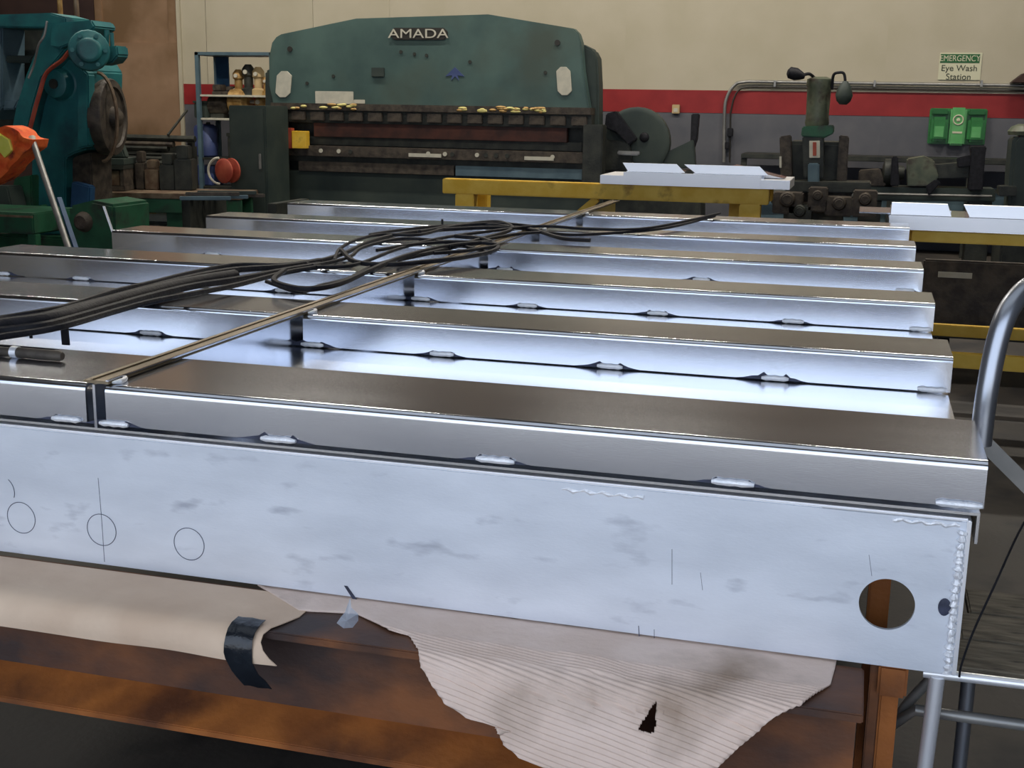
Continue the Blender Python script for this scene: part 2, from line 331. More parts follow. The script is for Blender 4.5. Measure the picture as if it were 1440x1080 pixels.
# end beam: plate with a round hole, top and bottom flanges, end plate, seam weld
bx0, bx1, bz0, bz1, by = -2.65, .176, .710, .941, 1.752
def plate_with_hole(x0, x1, z0, z1, cx, cz, r, y0, y1, n=48):
    mb = MB(); bm = mb.bm; h = .1; a0, a1 = cx-h, cx+h*.9
    if a1 > x1: a1 = x1
    def ring(y):
        C, O = [], []
        for k in range(n):
            a = 2*PI*k/n; c, s = math.cos(a), math.sin(a); C.append(bm.verts.new((cx+r*c, y, cz+r*s)))
            tt = min(((a1-cx)/c if c > 1e-6 else ((a0-cx)/c if c < -1e-6 else 9)), ((z1-cz)/s if s > 1e-6 else ((z0-cz)/s if s < -1e-6 else 9)))
            O.append(bm.verts.new((cx+tt*c, y, cz+tt*s)))
        for k in range(n): bm.faces.new([C[k], C[(k+1) % n], O[(k+1) % n], O[k]])
        return C, O
    C0, O0 = ring(y0); C1, O1 = ring(y1)
    for k in range(n): bm.faces.new([C0[k], C0[(k+1) % n], C1[(k+1) % n], C1[k]])
    mb.box((x0, y0, z0), (a0, y1, z1))
    # corners of the patch
    for X, Z in ((a0, z0), (a0, z1), (a1, z0), (a1, z1)):
        for y in (y0, y1):
            ang = math.atan2(Z-cz, X-cx) % (2*PI); k = int(ang/(2*PI)*n) % n; O = O0 if y == y0 else O1
            bm.faces.new([O[k], O[(k+1) % n], bm.verts.new((X, y, Z))])
    if a1 < x1-1e-4: mb.box((a1, y0, z0), (x1, y1, z1))
    return mb
hc = at(1247, 850, by)
eb = plate_with_hole(bx0, bx1-.003, bz0, bz1, hc.x, hc.z, .039, by, by+.006).build('end_beam', 'alu_mill', deck, smooth=False)
MB().box((bx0, by+.001, bz1-.0005), (bx1, by+.06, bz1+.005)).build('top_flange', 'alu_pale_lit', eb, bevel=.002)
MB().box((bx0, by+.001, bz0-.001), (bx1, by+.06, bz0+.005)).build('bottom_flange', 'alu_mill', eb, bevel=.001)
MB().box((bx1-.003, by-.004, bz0), (bx1+.003, by+.06, bz1+.004)).build('end_plate', 'alu_pale_lit', eb, bevel=.0015)
nn = 60
for (p0, p1, nm) in (((bx1-.008, by-.002, bz1-.012), (bx1-.010, by-.002, bz0+.002), 30),):
    P0, P1 = Vector(p0), Vector(p1)
    MB().tube([P0.lerp(P1, k/nn)+Vector((random.uniform(-.0012, .0012), 0, 0)) for k in range(nn+1)], [.0055+.0018*math.sin(k*2.1)+random.uniform(-.001, .001) for k in range(nn+1)], 8).build('seam_weld', 'weld', eb)
MB().tube([(bx1-.012-.09*k/14, by-.0005, bz1-.006+.002*math.sin(k*1.7)) for k in range(15)], [.0022+.0012*(k % 2) for k in range(15)], 6).build('seam_weld', 'weld', eb)
tw0 = at(905, 700, by); tw1 = at(790, 688, by)
MB().tube([tw1.lerp(tw0, k/14)+Vector((0, 0, .002*math.sin(k*2))) for k in range(15)], [.001+.0016*(k % 3) for k in range(15)], 6).build('seam_weld', 'weld', eb)
sc = at(1325, 853, by)
MB().ball((sc.x+.003, by-.001, sc.z), .009, (1, .1, 1.5)).build('scorch_mark', 'scorch', eb)
sc = at(500, 843, by)
MB().prism([(sc.x-.02, by-.0008, sc.z+.022), (sc.x-.014, by-.0008, sc.z+.022), (sc.x+.006, by-.0008, sc.z-.004), (sc.x-.002, by-.0008, sc.z-.004)], (0, .0005, 0)).build('scorch_mark', 'scorch', eb, smooth=False)
def ring_mark(px, py, rx, a0=0, a1=2*PI):
    c = at(px, py, by); n = 40
    mb = MB(); mb.tube([(c.x+rx*math.cos(a0+(a1-a0)*k/n), by-.0003, c.z+rx*math.sin(a0+(a1-a0)*k/n)) for k in range(n+1)], .0007, 5)
    mb.build('layout_circle', 'pen', eb)
ring_mark(30, 728, .0285); ring_mark(143, 745, .0285); ring_mark(266, 765, .0285); ring_mark(1, 690, .0285, -.35, .9)
MB().tube([at(138, 672, by), at(143, 730, by), at(147, 790, by)], .0006, 5).build('layout_line', 'pen', eb)
for a, b, w in (((945, 772), (945, 822), .0005), ((898, 880), (899, 898), .0008), ((1222, 780), (1226, 810), .0004), ((985, 805), (988, 830), .0004), ((920, 885), (920, 900), .0005)):
    MB().tube([at(*a, by), at(*b, by)], w, 5).build('layout_line', 'pen', eb)

# ============================================================ RUSTY SUPPORT BEAMS
yf = 1.600
rb = thing('rusty_support_beam', 'rusty steel I-beam carrying the near edge of the aluminium frame', 'steel beam', (-1.2, 1.67, .49))
MB().box((-2.7, yf, .690), (.052, yf+.15, .7035)).build('top_flange', 'rust', rb, bevel=.002)
MB().box((-2.7, yf+.067, .540), (.045, yf+.083, .690)).build('web', 'rust', rb)
MB().prism([(-2.7, yf, .506), (-2.7, yf, .517), (-2.7, yf+.067, .546), (-2.7, yf+.083, .546), (-2.7, yf+.15, .517), (-2.7, yf+.15, .506)], (2.75, 0, 0)).build('bottom_flange', 'rust_bright', rb, bevel=.0015)
st = thing('rusty_trestle', 'rusty steel trestle post standing under the right corner of the aluminium frame', 'trestle', (.095, 1.79, 0))
MB().box((.073, 1.765, .655), (.115, 1.83, .705)).build('post_cap', 'rust_bright', st, bevel=.004)
MB().box((.078, 1.775, .03), (.105, 1.83, .656)).build('post', 'rust_bright', st, bevel=.003)
MB().box((.062, 1.78, .02), (.078, 1.82, .70)).build('post_flange', 'rust', st, bevel=.002)
MB().box((.052, 1.862, .03), (.084, 1.90, .93)).build('upright', 'rust_bright', st, bevel=.003)
MB().box((-.02, 1.70, 0), (.13, 1.95, .03)).build('foot_plate', 'rust', st, bevel=.003)
for i, (xx, lab) in enumerate(((-1.9, 'rusty box trestle leg carrying the left end of the rusty beam'), (-.35, 'rusty box trestle leg under the middle of the rusty beam'))):
    t = thing('rusty_trestle', lab, 'trestle', (xx, 1.72, 0))
    MB().box((xx-.05, 1.66, .03), (xx+.05, 1.76, .505)).build('post', 'rust', t, bevel=.004)
    MB().box((xx-.14, 1.58, 0), (xx+.14, 1.86, .03)).build('foot_plate', 'rust', t, bevel=.003)
rb2 = thing('rusty_support_beam', 'rusty steel I-beam hidden under the far end of the aluminium frame', 'steel beam', (-1.2, 5.5, .49))
MB().box((-2.7, 5.40, .896), (.05, 5.55, .909)).build('top_flange', 'rust', rb2)
MB().box((-2.7, 5.467, .512), (.05, 5.483, .896)).build('web', 'rust', rb2)
MB().box((-2.7, 5.40, .499), (.05, 5.55, .512)).build('bottom_flange', 'rust', rb2)
for xx in (-2.3, -.2):
    MB().box((xx-.05, 5.42, 0), (xx+.05, 5.53, .499)).build('leg', 'rust', rb2)
# long side beams of the frame, hung under the sheet edge
for xx in (XL+.03, XR-.07): MB().box((xx, 1.82, .91), (xx+.04, 5.6, ZS-.005)).build('side_beam', 'alu_mill', deck)

# kraft paper wrapped over the beam edge
def drape(x0, x1, nx, prof, warp, m, name, thick=.0015, parent=None):
    bm = bmesh.new(); V = []
    for i in range(nx+1):
        x = x0+(x1-x0)*i/nx; V.append([bm.verts.new(warp(x, j, Vector((x, p[0], p[1])))) for j, p in enumerate(prof)])
    for i in range(nx):
        for j in range(len(prof)-1): bm.faces.new([V[i][j], V[i+1][j], V[i+1][j+1], V[i][j+1]])
    bmesh.ops.recalc_face_normals(bm, faces=bm.faces[:])
    bmesh.ops.solidify(bm, geom=bm.faces[:], thickness=thick)
    mb = MB(); mb.bm.free(); mb.bm = bm
    return mb.build(name, m, parent)
pp = [(1.74, .7055), (1.70, .7058), (1.66, .706), (1.625, .7075), (1.605, .707), (1.590, .702), (1.581, .692), (1.577, .680), (1.576, .668), (1.578, .656)]
def pw(x, j, v):
    s = (x+1.4)/.6
    v.z += (.0012*math.sin(x*23)+.001*math.sin(x*9+1))*(j > 2)
    v.y += -.0012*math.sin(x*31+j*.4)*(j > 4)
    if j > 3: v.z += .006*math.sin(x*5)*(j-3)/6*.5
    if x > -.87 and j > 2: v.x -= .055*math.sin((j-2)/7*PI)*(x+.87)/.06*.5
    return v
tag(drape(-2.5, -.81, 90, pp, pw, 'paper', 'kraft_paper'), 'brown kraft paper folded over the rusty beam edge at left', 'paper')
tpp = [(p[0]-.0045, p[1]+.0045) for p in pp[3:]] + [(1.578, .640), (1.583, .628), (1.590, .612)]
def tw(x, j, v):
    v.x += max(0, j-6)*.0075*(1 if True else 0); v.y += .0015*math.sin(j*1.7+x*200); return v
tag(drape(-.895, -.848, 6, tpp, tw, 'tape', 'tape_strip', .001), 'glossy black tape strip holding the kraft paper down', 'tape')

# corrugated cardboard hanging over the beam (real ridges)
def card():
    out = [(362, 822), (420, 828), (500, 838), (560, 848), (850, 886), (1178, 920), (1174, 940), (1168, 962), (1128, 990), (1085, 1022), (1040, 1055), (1000, 1092), (930, 1108), (850, 1098), (770, 1078), (735, 1066), (712, 1048), (706, 1036), (722, 1030), (700, 1026), (660, 1014), (628, 995), (606, 968), (590, 948), (578, 918), (575, 893), (550, 888), (500, 862), (420, 858)]
    # outline mapped on an unrolled sheet: flat on the beam then falling in front of it
    bm = bmesh.new()
    def unroll(px, py):  # -> (x, s): s = distance along sheet from the frame edge
        p = atz(px, py, .7062)
        if p.y > 1.598: return p.x, 1.76-p.y
        q = at(px, py, 1.575); return q.x, .162 + (.7062-q.z)
    U = [unroll(*p) for p in out]
    def inside(x, s):
        c = False; n = len(U)
        for i in range(n):
            (x0, s0), (x1, s1) = U[i], U[i-1]
            if (s0 > s) != (s1 > s) and x < (x1-x0)*(s-s0)/(s1-s0)+x0: c = not c
        return c
    return U
U = card()
def card_mesh():
    bm = bmesh.new(); v = [bm.verts.new((x, s, 0)) for x, s in U]; f = bm.faces.new(v); bmesh.ops.triangulate(bm, faces=[f])
    x0, x1 = min(u[0] for u in U), max(u[0] for u in U); s0, s1 = min(u[1] for u in U), max(u[1] for u in U)
    # slice along the slanting ridges, then across
    ca, sa = math.cos(math.radians(13)), math.sin(math.radians(13)); step = .00215
    rng = [a*-sa+b*ca for a, b in U]; k = min(rng)
    while k < max(rng):
        bmesh.ops.bisect_plane(bm, geom=bm.verts[:]+bm.edges[:]+bm.faces[:], plane_co=(-sa*k, ca*k, 0), plane_no=(-sa, ca, 0), dist=1e-6); k += step
    k = x0
    while k < x1:
        bmesh.ops.bisect_plane(bm, geom=bm.verts[:]+bm.edges[:]+bm.faces[:], plane_co=(k, 0, 0), plane_no=(1, 0, 0), dist=1e-6); k += .02
    hx = at(912, 1018, 1.565).x
    for i in range(21):
        bmesh.ops.bisect_plane(bm, geom=bm.verts[:]+bm.edges[:]+bm.faces[:], plane_co=(hx-.02+.002*i, 0, 0), plane_no=(1, 0, 0), dist=1e-6)
    base = min(rng)
    for q in bm.verts:
        x, s = q.co.x, q.co.y
        ph = (x*-sa+s*ca-base)/step
        rid = .0015*(1 if int(round(ph)) % 4 in (0, 1) else -1)*.6 if s > .10 else 0
        wr = .002*math.sin(x*17+s*9)+.0015*math.sin(x*41-s*30)
        b = .155; r = .03
        if s < b: y, z, ny, nz = 1.76-s, .7062+max(0, wr)*1.2*min(1, max(0, (s-.03)*12)), 0, .35 if s < .02 else 1
        elif s < b+r*PI/2: a = (s-b)/r; y, z, ny, nz = 1.76-b-r*math.sin(a), .7062-r+r*math.cos(a), -math.sin(a), math.cos(a)
        else: y, z, ny, nz = 1.76-b-r-.10*(s-b-r*PI/2)-.01*math.sin((s-b)*9), .7062-r-(s-b-r*PI/2), -1, 0
        q.co = Vector((x, y+ny*(rid+(wr if s > b else 0)), z+nz*rid+.0005))
    # torn hole
    h = at(912, 1018, 1.565)
    kill = [f for f in bm.faces if abs((f.calc_center_median()-h).x-.25*(f.calc_center_median()-h).z) < .0105-.32*max(0, (f.calc_center_median()-h).z+.004) and -.014 < (f.calc_center_median()-h).z < .028 and f.calc_center_median().y < 1.6]
    bmesh.ops.delete(bm, geom=kill, context='FACES')
    mb = MB(); mb.bm.free(); mb.bm = bm
    return mb
cm = card_mesh(); cb = cm.build('cardboard_sheet', 'card', None)
md = cb.modifiers.new('thickness', 'SOLIDIFY'); md.thickness = .0025; md.offset = -1
tag(cb, 'torn ribbed cardboard sheet hanging over the rusty beam under the frame', 'cardboard')
# scrap of clear wrap
p = at(492, 872, 1.62)
pl = MB(); pts = [(-.022, 0, -.008), (-.008, -.006, -.012), (.006, -.004, -.010), (.012, .004, -.001), (.014, 0, .012), (.004, -.003, .022), (.000, .003, .036), (-.006, -.004, .014), (-.016, .004, .002)]
c0 = pl.bm.verts.new((p.x, p.y-.012, p.z+.004)); vs = [pl.bm.verts.new(Vector(q)+p) for q in pts]
for k in range(len(vs)): pl.bm.faces.new([c0, vs[k], vs[(k+1) % len(vs)]])
bmesh.ops.solidify(pl.bm, geom=pl.bm.faces[:], thickness=.0008)
tag(pl.build('plastic_scrap', 'plastic', smooth=False), 'crumpled clear plastic scrap poking out between paper and cardboard', 'plastic')

# ============================================================ WORK PLATFORM (right foreground)
wp = thing('work_platform', 'tubular aluminium work platform with weathered planks at the right edge', 'platform', (.3, 2.0, 0))
def T(name, path, r, m='tube', n=14): return MB().tube(path, r, n).build(name, m, wp)
T('platform_rail', smoothpath([(.158, 1.792, .690), (.20, 1.79, .692), (.9, 1.79, .70)], 6), .0075, 'alu_pale_lit')
T('leg', [(.157, 1.79, .688), (.147, 1.79, .35), (.137, 1.79, .012)], .0115, 'alu_pale_lit')  # near leg: its bright reflection is put into the paler colour
T('leg', [(.86, 1.79, .69), (.87, 1.79, .012)], .0125)
T('leg', [(.24, 2.14, .69), (.24, 2.14, .012)], .0125)
T('leg', [(.86, 2.14, .69), (.87, 2.14, .012)], .0125)
T('lower_rail', [(.10, 1.87, .555), (.135, 1.84, .605), (.9, 1.83, .61)], .009, 'conduit')
T('brace', [(.165, 1.86, .668), (.125, 1.87, .60), (.10, 1.88, .545), (.085, 1.9, .30), (.08, 1.9, .012)], .008, 'conduit')
T('lower_rail', [(.24, 2.14, .610), (.9, 2.14, .615)], .009, 'conduit')
for k in range(3):
    y0 = 1.806+k*.112
    MB().box((.178+.02*k, y0, .682), (.9, y0+.108, .700)).build('plank', 'plank', wp, bevel=.003)
hp = [at(1379, 625, 2.1), at(1384, 580, 2.1), at(1390, 540, 2.1), at(1400, 490, 2.11), at(1412, 450, 2.12), at(1428, 422, 2.14), at(1450, 402, 2.17), at(1490, 385, 2.22), at(1560, 370, 2.3)]
T('handrail', smoothpath(hp, 6), .0175, n=18)
hb = MB().bar(at(1374, 612, 2.125), at(1500, 738, 2.125), .006, .026).build('diagonal_bar', 'conduit', wp)
MB().bar(at(1500, 738, 2.135), Vector((at(1500, 738, 2.135).x, 2.135, .701)), .02, .02).build('handrail_post', 'conduit', wp)
p0 = at(1350, 950, 1.775); 
tag(MB().tube(smoothpath([at(1349, 952, 1.775), at(1352, 935, 1.775), at(1368, 890, 1.79), at(1400, 820, 1.83), at(1440, 735, 1.9), at(1500, 640, 2.0)], 6), .0017, 6).build('thin_cable', 'black'), 'thin dark cable running up from the platform rail at right', 'cable')

# ============================================================ CABLES ON THE DECK
cb_ = thing('welding_cable_bundle', 'tangled black welding cables lying across the aluminium deck frame', 'cable', (-1.4, 2.9, 1.04))
def cable(pix, r=.006, z=1.045, name='cable'):
    pts = []
    for i, q in enumerate(pix):
        zz = q[2] if len(q) > 2 else z
        pts.append(atz(q[0], q[1], zz))
    return MB().tube(smoothpath(pts, 7), r, 8).build(name, 'black', cb_)
main = [(-420, 560, 1.05), (-240, 505, 1.05), (-60, 470, 1.05), (0, 460, 1.053), (60, 452, 1.055), (100, 443, 1.055), (160, 425, 1.052), (210, 412, 1.05), (270, 398, 1.05), (330, 388, 1.048)]
for k, (dx, dy, r) in enumerate(((0, 6, .009), (0, -8, .009), (0, 14, .007), (0, -14, .006))):
    cable([(a+dx, b+dy+random.uniform(-1.5, 1.5), z+random.uniform(0, .006)) for a, b, z in main] + [(400, 378+dy*.4), (450, 370+dy*.35)], r)
MB().tube(smoothpath([atz(a, b, z+.002) for a, b, z in main], 6), .0175, 12).build('sleeve', 'black', cb_)
rest = [
 [(430, 372), (480, 358), (520, 340), (570, 328), (640, 322), (700, 320), (745, 322), (790, 335), (830, 338)],
 [(440, 374), (490, 362), (510, 348), (560, 336), (610, 338), (660, 348), (690, 356)],
 [(445, 376), (500, 372), (560, 350), (620, 335), (690, 325), (760, 318), (830, 322), (900, 322), (960, 312), (1012, 300)],
 [(400, 380), (385, 394), (410, 404), (440, 406), (480, 398), (520, 380), (570, 360), (630, 346), (690, 340)],
 [(375, 396), (420, 410), (450, 402), (490, 392), (530, 372), (600, 355), (660, 342), (720, 330), (770, 326)],
 [(470, 366), (478, 350), (500, 338), (535, 330), (590, 330), (640, 318), (700, 314), (750, 318)],
 [(480, 352), (500, 368), (545, 372), (600, 368), (650, 362), (690, 354), (700, 346), (680, 336), (640, 332)],
 [(530, 352), (580, 344), (640, 340), (700, 344), (660, 352), (610, 356)],
 [(520, 330), (560, 324), (620, 318), (690, 316), (740, 322), (800, 330), (870, 327), (940, 320), (1005, 304)],
 [(560, 365), (620, 352), (670, 338), (720, 322), (700, 312), (650, 316), (590, 326)],
]
for k, c in enumerate(rest): cable(c, .0058 if k % 3 else .0075, 1.043+.004*(k % 4))
for q in ((622, 308), (632, 344)):
    a = atz(*q, 1.06); MB().bar(a, a+Vector((0, 0, -.04)), .008, .004).build('cable_tie', 'black', cb_)
a = atz(90, 455, 1.05); MB().bar(a, a+Vector((0, .002, -.045)), .017, .004).build('tie_strap', 'black', cb_)
a = atz(42, 462, 1.05); MB().bar(a, a+Vector((0, .002, -.02)), .006, .003).build('cable_tie', 'black', cb_)
# round tool lying on the near left channel
gr = thing('metal_tool', 'slim round metal tool with a bright collar on the near left channel', 'tool', atz(20, 497, 1.04))
a, b = atz(-60, 488, 1.041), atz(88, 501, 1.041); d = (b-a)
MB().lathe(a, d, [(0, .008), (d.length*.55, .008), (d.length*.56, .010), (d.length*.97, .010), (d.length, .007)], 16).build('body', 'grime', gr)
MB().lathe(a.lerp(b, .53), d, [(0, .0112), (.014, .0112)], 16).build('collar', 'alu_pale_lit', gr)

# ============================================================ YELLOW TABLES WITH ALUMINIUM TRAYS
def tray(parent_label, pts, Y, dy, h):
    pass
Y1 = 8.4
yt = thing('yellow_table', 'yellow steel table with an aluminium stack on it in front of the press', 'table', at(850, 300, Y1).xyz*1)
yt.location.z = 0
a = at(622, 249, Y1); b = at(1082, 258, Y1); zt = a.z-.01; hgt = .105
MB().box((a.x, Y1, zt-hgt), (b.x, Y1+.10, zt)).build('front_beam', 'yellow', yt, bevel=.006)
ax_ = at(850, 249, Y1+.3).x
MB().box((ax_, Y1+.35, zt-hgt), (b.x, Y1+.45, zt)).build('rear_beam', 'yellow', yt, bevel=.006)
MB().box((b.x-.13, Y1+.101, zt-hgt), (b.x-.03, Y1+.349, zt)).build('cross_beam', 'yellow', yt, bevel=.006)
for px_, yy in ((653, Y1), (1055, Y1), (672, Y1+.3), (1040, Y1+.35)):
    q = at(px_, 280, yy); MB().box((q.x-.07, yy, 0), (q.x+.07, yy+.1, zt-hgt)).build('leg', 'yellow', yt, bevel=.006)
q = at(672, 280, Y1+.3); MB().box((q.x-.07, Y1+.101, zt-hgt), (q.x+.03, Y1+.4, zt-.02)).build('cross_beam', 'yellow', yt, bevel=.006)
q0, q1 = at(815, 292, Y1), at(838, 272, Y1)
MB().bar((q0.x-.3, Y1+.05, q0.z-.3), (q1.x, Y1+.05, zt-hgt), .05).build('brace', 'yellow', yt, bevel=.004)
# trays
def long_tray(name, label, x0, x1, y0, y1, z0, h, fl, m='alu_pale_lit', grp=None):
    t = thing(name, label, 'metal tray', ((x0+x1)/2, (y0+y1)/2, z0), grp)
    MB().box((x0, y0, z0), (x1, y1, z0+.004)).build('base', m, t)
    MB().box((x0, y0, z0+.0041), (x1, y0+.004, z0+h)).build('front_flange', m, t, bevel=.001)
    MB().box((x0, y1-.004, z0+.0041), (x1, y1, z0+h)).build('rear_flange', m, t, bevel=.001)
    for xx in (x0, x1-.004): MB().box((xx, y0+.0041, z0+.0041), (xx+.004, y1-.0041, z0+h*.8)).build('end_flange', m, t)
    return t
zz = zt+.001
A = [at(845, 240, Y1).x, at(878, 240, Y1).x, at(1070, 245, Y1).x, at(1112, 245, Y1).x]
def slant_sheet(mb, x0, x1, y, z, dz, dy, skew=0.0, th=.004):
    mb.prism([(x0, y, z), (x1, y, z), (x1+skew, y+dy, z+dz), (x0+abs(skew)*(-1), y+dy, z+dz)], (0, th, 0)); return mb
t1 = thing('aluminium_tray', 'long bright aluminium tray lying lengthwise on the yellow table by the press', 'metal tray', (-1.2, Y1+.3, zz))
MB().box((A[0], Y1-.02, zz), (A[3], Y1+.5, zz+.06)).build('base', 'alu_pale_lit', t1, bevel=.002)
MB().box((A[1], Y1-.028, zz), (A[2], Y1-.021, zz+.085)).build('front_flange', 'alu_pale_lit', t1)
MB().box((A[2]+.01, Y1-.026, zz+.002), (A[3], Y1-.021, zz+.058)).build('end_flange', 'alu_pale_lit', t1)
for j, (xa, xb, lab) in enumerate(((880, 958, 'small bright folded aluminium panel at the left on the long tray'), (975, 1075, 'small bright folded aluminium panel at the right on the long tray'))):
    xa, xb = at(xa, 232, Y1).x, at(xb, 232, Y1).x
    t = thing('folded_bracket', lab, 'metal panel', ((xa+xb)/2, Y1+.1, zz+.087), 'folded panels on the long tray')
    MB().prism([(xa-.02 if j == 0 else xa-.06, Y1-.008, zz+.145), (xb-.03, Y1-.008, zz+.145), (xb+.03, Y1-.015, zz+.09), (xa+.02, Y1-.015, zz+.09)], (0, .004, .001)).build('slanted_face', 'alu_pale_lit', t, smooth=False)
    MB().box((xa, Y1+.034, zz+.0605), (xb, Y1+.3, zz+.09)).build('base', 'alu', t)
p_ = [at(1040, 233, Y1+.3), at(1078, 236, Y1+.3), at(1080, 242, Y1+.3)]
MB().prism([(A[2]-.2, Y1+.1, zz+.14), (A[3]-.05, Y1+.12, zz+.065), (A[2]-.2, Y1+.12, zz+.065)], (0, .3, 0)).build('ramp_sheet', 'alu', t1, smooth=False)

Y2 = 6.0
yt2 = thing('yellow_table', 'yellow steel table with low rails beyond the right end of the deck frame', 'table', (.9, Y2+.4, 0))
a = at(1283, 323, Y2); zt2 = a.z; 
MB().box((a.x, Y2, zt2-.055), (2.3, Y2+.08, zt2)).build('front_beam', 'yellow', yt2, bevel=.005)
MB().box((a.x, Y2+.75, zt2-.055), (2.3, Y2+.83, zt2)).build('rear_beam', 'yellow', yt2, bevel=.005)
r1 = at(1330, 457, Y2+.75); r2 = at(1345, 497, Y2)
MB().box((r1.x-.2, Y2+.75, r1.z-.06), (2.3, Y2+.80, r1.z)).build('low_rail', 'yellow', yt2, bevel=.004)
MB().box((r2.x-.2, Y2, r2.z-.07), (2.3, Y2+.05, r2.z)).build('low_rail', 'yellow', yt2, bevel=.004)
for xx in (.16, 2.2):
    for yy in (Y2, Y2+.75): MB().box((xx, yy+.001, 0), (xx+.08, yy+.079, zt2-.055)).build('leg', 'yellow', yt2, bevel=.004)
    MB().box((xx, Y2+.08, zt2-.055), (xx+.08, Y2+.75, zt2-.003)).build('cross_beam', 'yellow', yt2, bevel=.004)
B = at(1250, 310, Y2-.03)
t2 = thing('aluminium_tray', 'wide aluminium tray lying on the far right yellow table', 'metal tray', (.9, Y2+.3, zt2+.001))
MB().box((at(1250, 312, Y2).x, Y2-.03, zt2+.001), (2.1, Y2+.6, zt2+.05)).build('base', 'alu', t2, bevel=.003)
MB().box((at(1250, 312, Y2).x, Y2-.04, zt2+.004), (2.1, Y2-.0305, zt2+.066)).build('front_flange', 'alu_pale_lit', t2)
MB().box((at(1208, 303, Y2+.3).x, Y2+.2, zt2+.052), (at(1250, 303, Y2+.3).x+.1, Y2+.55, zt2+.058)).build('side_flap', 'alu', t2)
for j, (pa, pb, lab) in enumerate(((1253, 1338, 'small bright folded aluminium panel nearer the deck on the right tray'), (1364, 1500, 'longer bright folded aluminium panel at the right edge on the right tray'))):
    xa, xb = at(pa, 300, Y2).x, at(pb, 300, Y2).x
    t = thing('folded_bracket', lab, 'metal panel', ((xa+xb)/2, Y2+.1, zt2+.07), 'folded panels on the right tray')
    MB().prism([(xa-.0-(.03 if j else 0), Y2-.004, zt2+.122), (xb-.02, Y2-.004, zt2+.122), (xb+.0, Y2-.01, zt2+.068), (xa+.0, Y2-.01, zt2+.068)], (0, .004, .002)).build('slanted_face', 'alu_pale_lit', t, smooth=False)
    MB().box((xa, Y2+.034, zt2+.0505), (xb, Y2+.3, zt2+.09)).build('base', 'alu', t)
bx = thing('floor_cart', 'low dark cart standing behind the yellow table rails', 'cart', (.75, 7.6, 0))
MB().box((.35, 7.3, .25), (1.9, 7.9, .32)).build('deck', 'dark', bx, bevel=.01)
q = at(1343, 387, 7.29)
MB().box((q.x-.09, 7.285, q.z-.015), (q.x+.09, 7.299, q.z+.015)).build('label_strip', 'label', bx)
MB().box((.35, 7.3, .321), (1.9, 7.36, q.z+.08)).build('end_board', 'grime', bx, bevel=.01)
for xx in (.5, 1.7):
    for yy in (7.4, 7.8): MB().cyl((xx-.03, yy, .125), (xx+.03, yy, .125), .125, n=20).build('wheel', 'black', bx)

# ============================================================ PRESS BRAKE
PY = 12.0
pr = thing('press_brake', 'large green press brake with wide ram and worn die rails against the back wall', 'press', (at(610, 200, PY).x, PY+.5, 0))
front = [(383, 143), (378, 120), (378, 80), (382, 60), (388, 52), (395, 48), (500, 26), (686, 20), (806, 40), (813, 47), (817, 60), (820, 100), (829, 158), (830, 163), (600, 160), (384, 152)]
MB().prism(poly(front, PY), (0, .14, 0)).build('upper_beam', 'press', pr, bevel=.012)
side = [(800, 60), (818, 62), (834, 70), (840, 82), (842, 120), (842, 290), (805, 290)]
MB().prism(poly(side, PY+.15), (0, .22, 0)).build('side_frame', 'press_dark', pr, bevel=.02)
sl = [(372, 100), (396, 90), (396, 300), (372, 300)]
MB().prism(poly(sl, PY+.15), (0, 1.2, 0)).build('side_frame', 'press_dark', pr, bevel=.02)
def pbox(x0, y0, x1, y1, Y, th, m, name, parent=pr, bevel=.004):
    a = at(x0, y0, Y); b = at(x1, y1, Y)
    return MB().box((a.x, Y, b.z), (b.x, Y+th, a.z)).build(name, m, parent, bevel=bevel)
def pquad(x0, y0, x1, y1, Y, th, m, name, parent=pr, dy=0, bevel=.003):  # follows the floor-parallel slope of the picture
    A = at(x0, y0, Y); B = at(x1, y1, Y); 
    return pbox(x0, y0, x1, y1, Y, th, m, name, parent, bevel)
xl, xr = at(384, 170, PY).x, at(832, 170, PY).x
def zat(y): return at(610, y, PY).z
def rail(y0, y1, m, name, yoff, th, xa=xl, xb=xr, bevel=.004):
    return MB().box((xa, PY+yoff, zat(y1)), (xb, PY+yoff+th, zat(y0))).build(name, m, pr, bevel=bevel)
rail(148, 158, 'grime', 'ram_ledge', -.05, .2)
# yellow blobs of grease along the ledge
for k in range(46):
    px_ = random.choice([random.uniform(640, 775)]*3+[random.uniform(405, 500)]); q = at(px_, 153, PY-.05)
    MB().ball((q.x, PY-.045, zat(152)+random.uniform(-.025, .02)), .03, (random.uniform(.8, 2.2), .6, .5), 8).build('grease_patch', 'grease' if k % 2 else 'brass', pr)
rail(158, 176, 'dark', 'tool_holder_rail', -.01, .14)
n = 16
for k in range(n):
    xa = xl+(xr-xl)*(k+.08)/n; xb = xl+(xr-xl)*(k+.82)/n
    MB().box((xa, PY-.045, zat(173)), (xb, PY-.011, zat(160))).build('die_clamp', 'grime', pr, bevel=.008)
rail(176, 196, 'rust_dark', 'upper_die', .02, .08, at(440, 180, PY).x, xr-.25)
rail(196, 208, 'dark', 'die_blade', .05, .03, at(400, 180, PY).x, xr-.1)
MB().box((xl, PY+.14, zat(292)), (xr, PY+.4, zat(150))).build('inner_web', 'dark', pr)
rail(209, 224, 'grime', 'lower_die', -.05, .15, at(405, 180, PY).x, xr)
for k in range(11):
    q = at(random.uniform(440, 800), 215, PY)
    MB().cyl((q.x, PY-.058, zat(216)), (q.x, PY-.05, zat(216)), .022, n=10).build('die_bolt', 'dark' if k % 2 else 'label', pr)
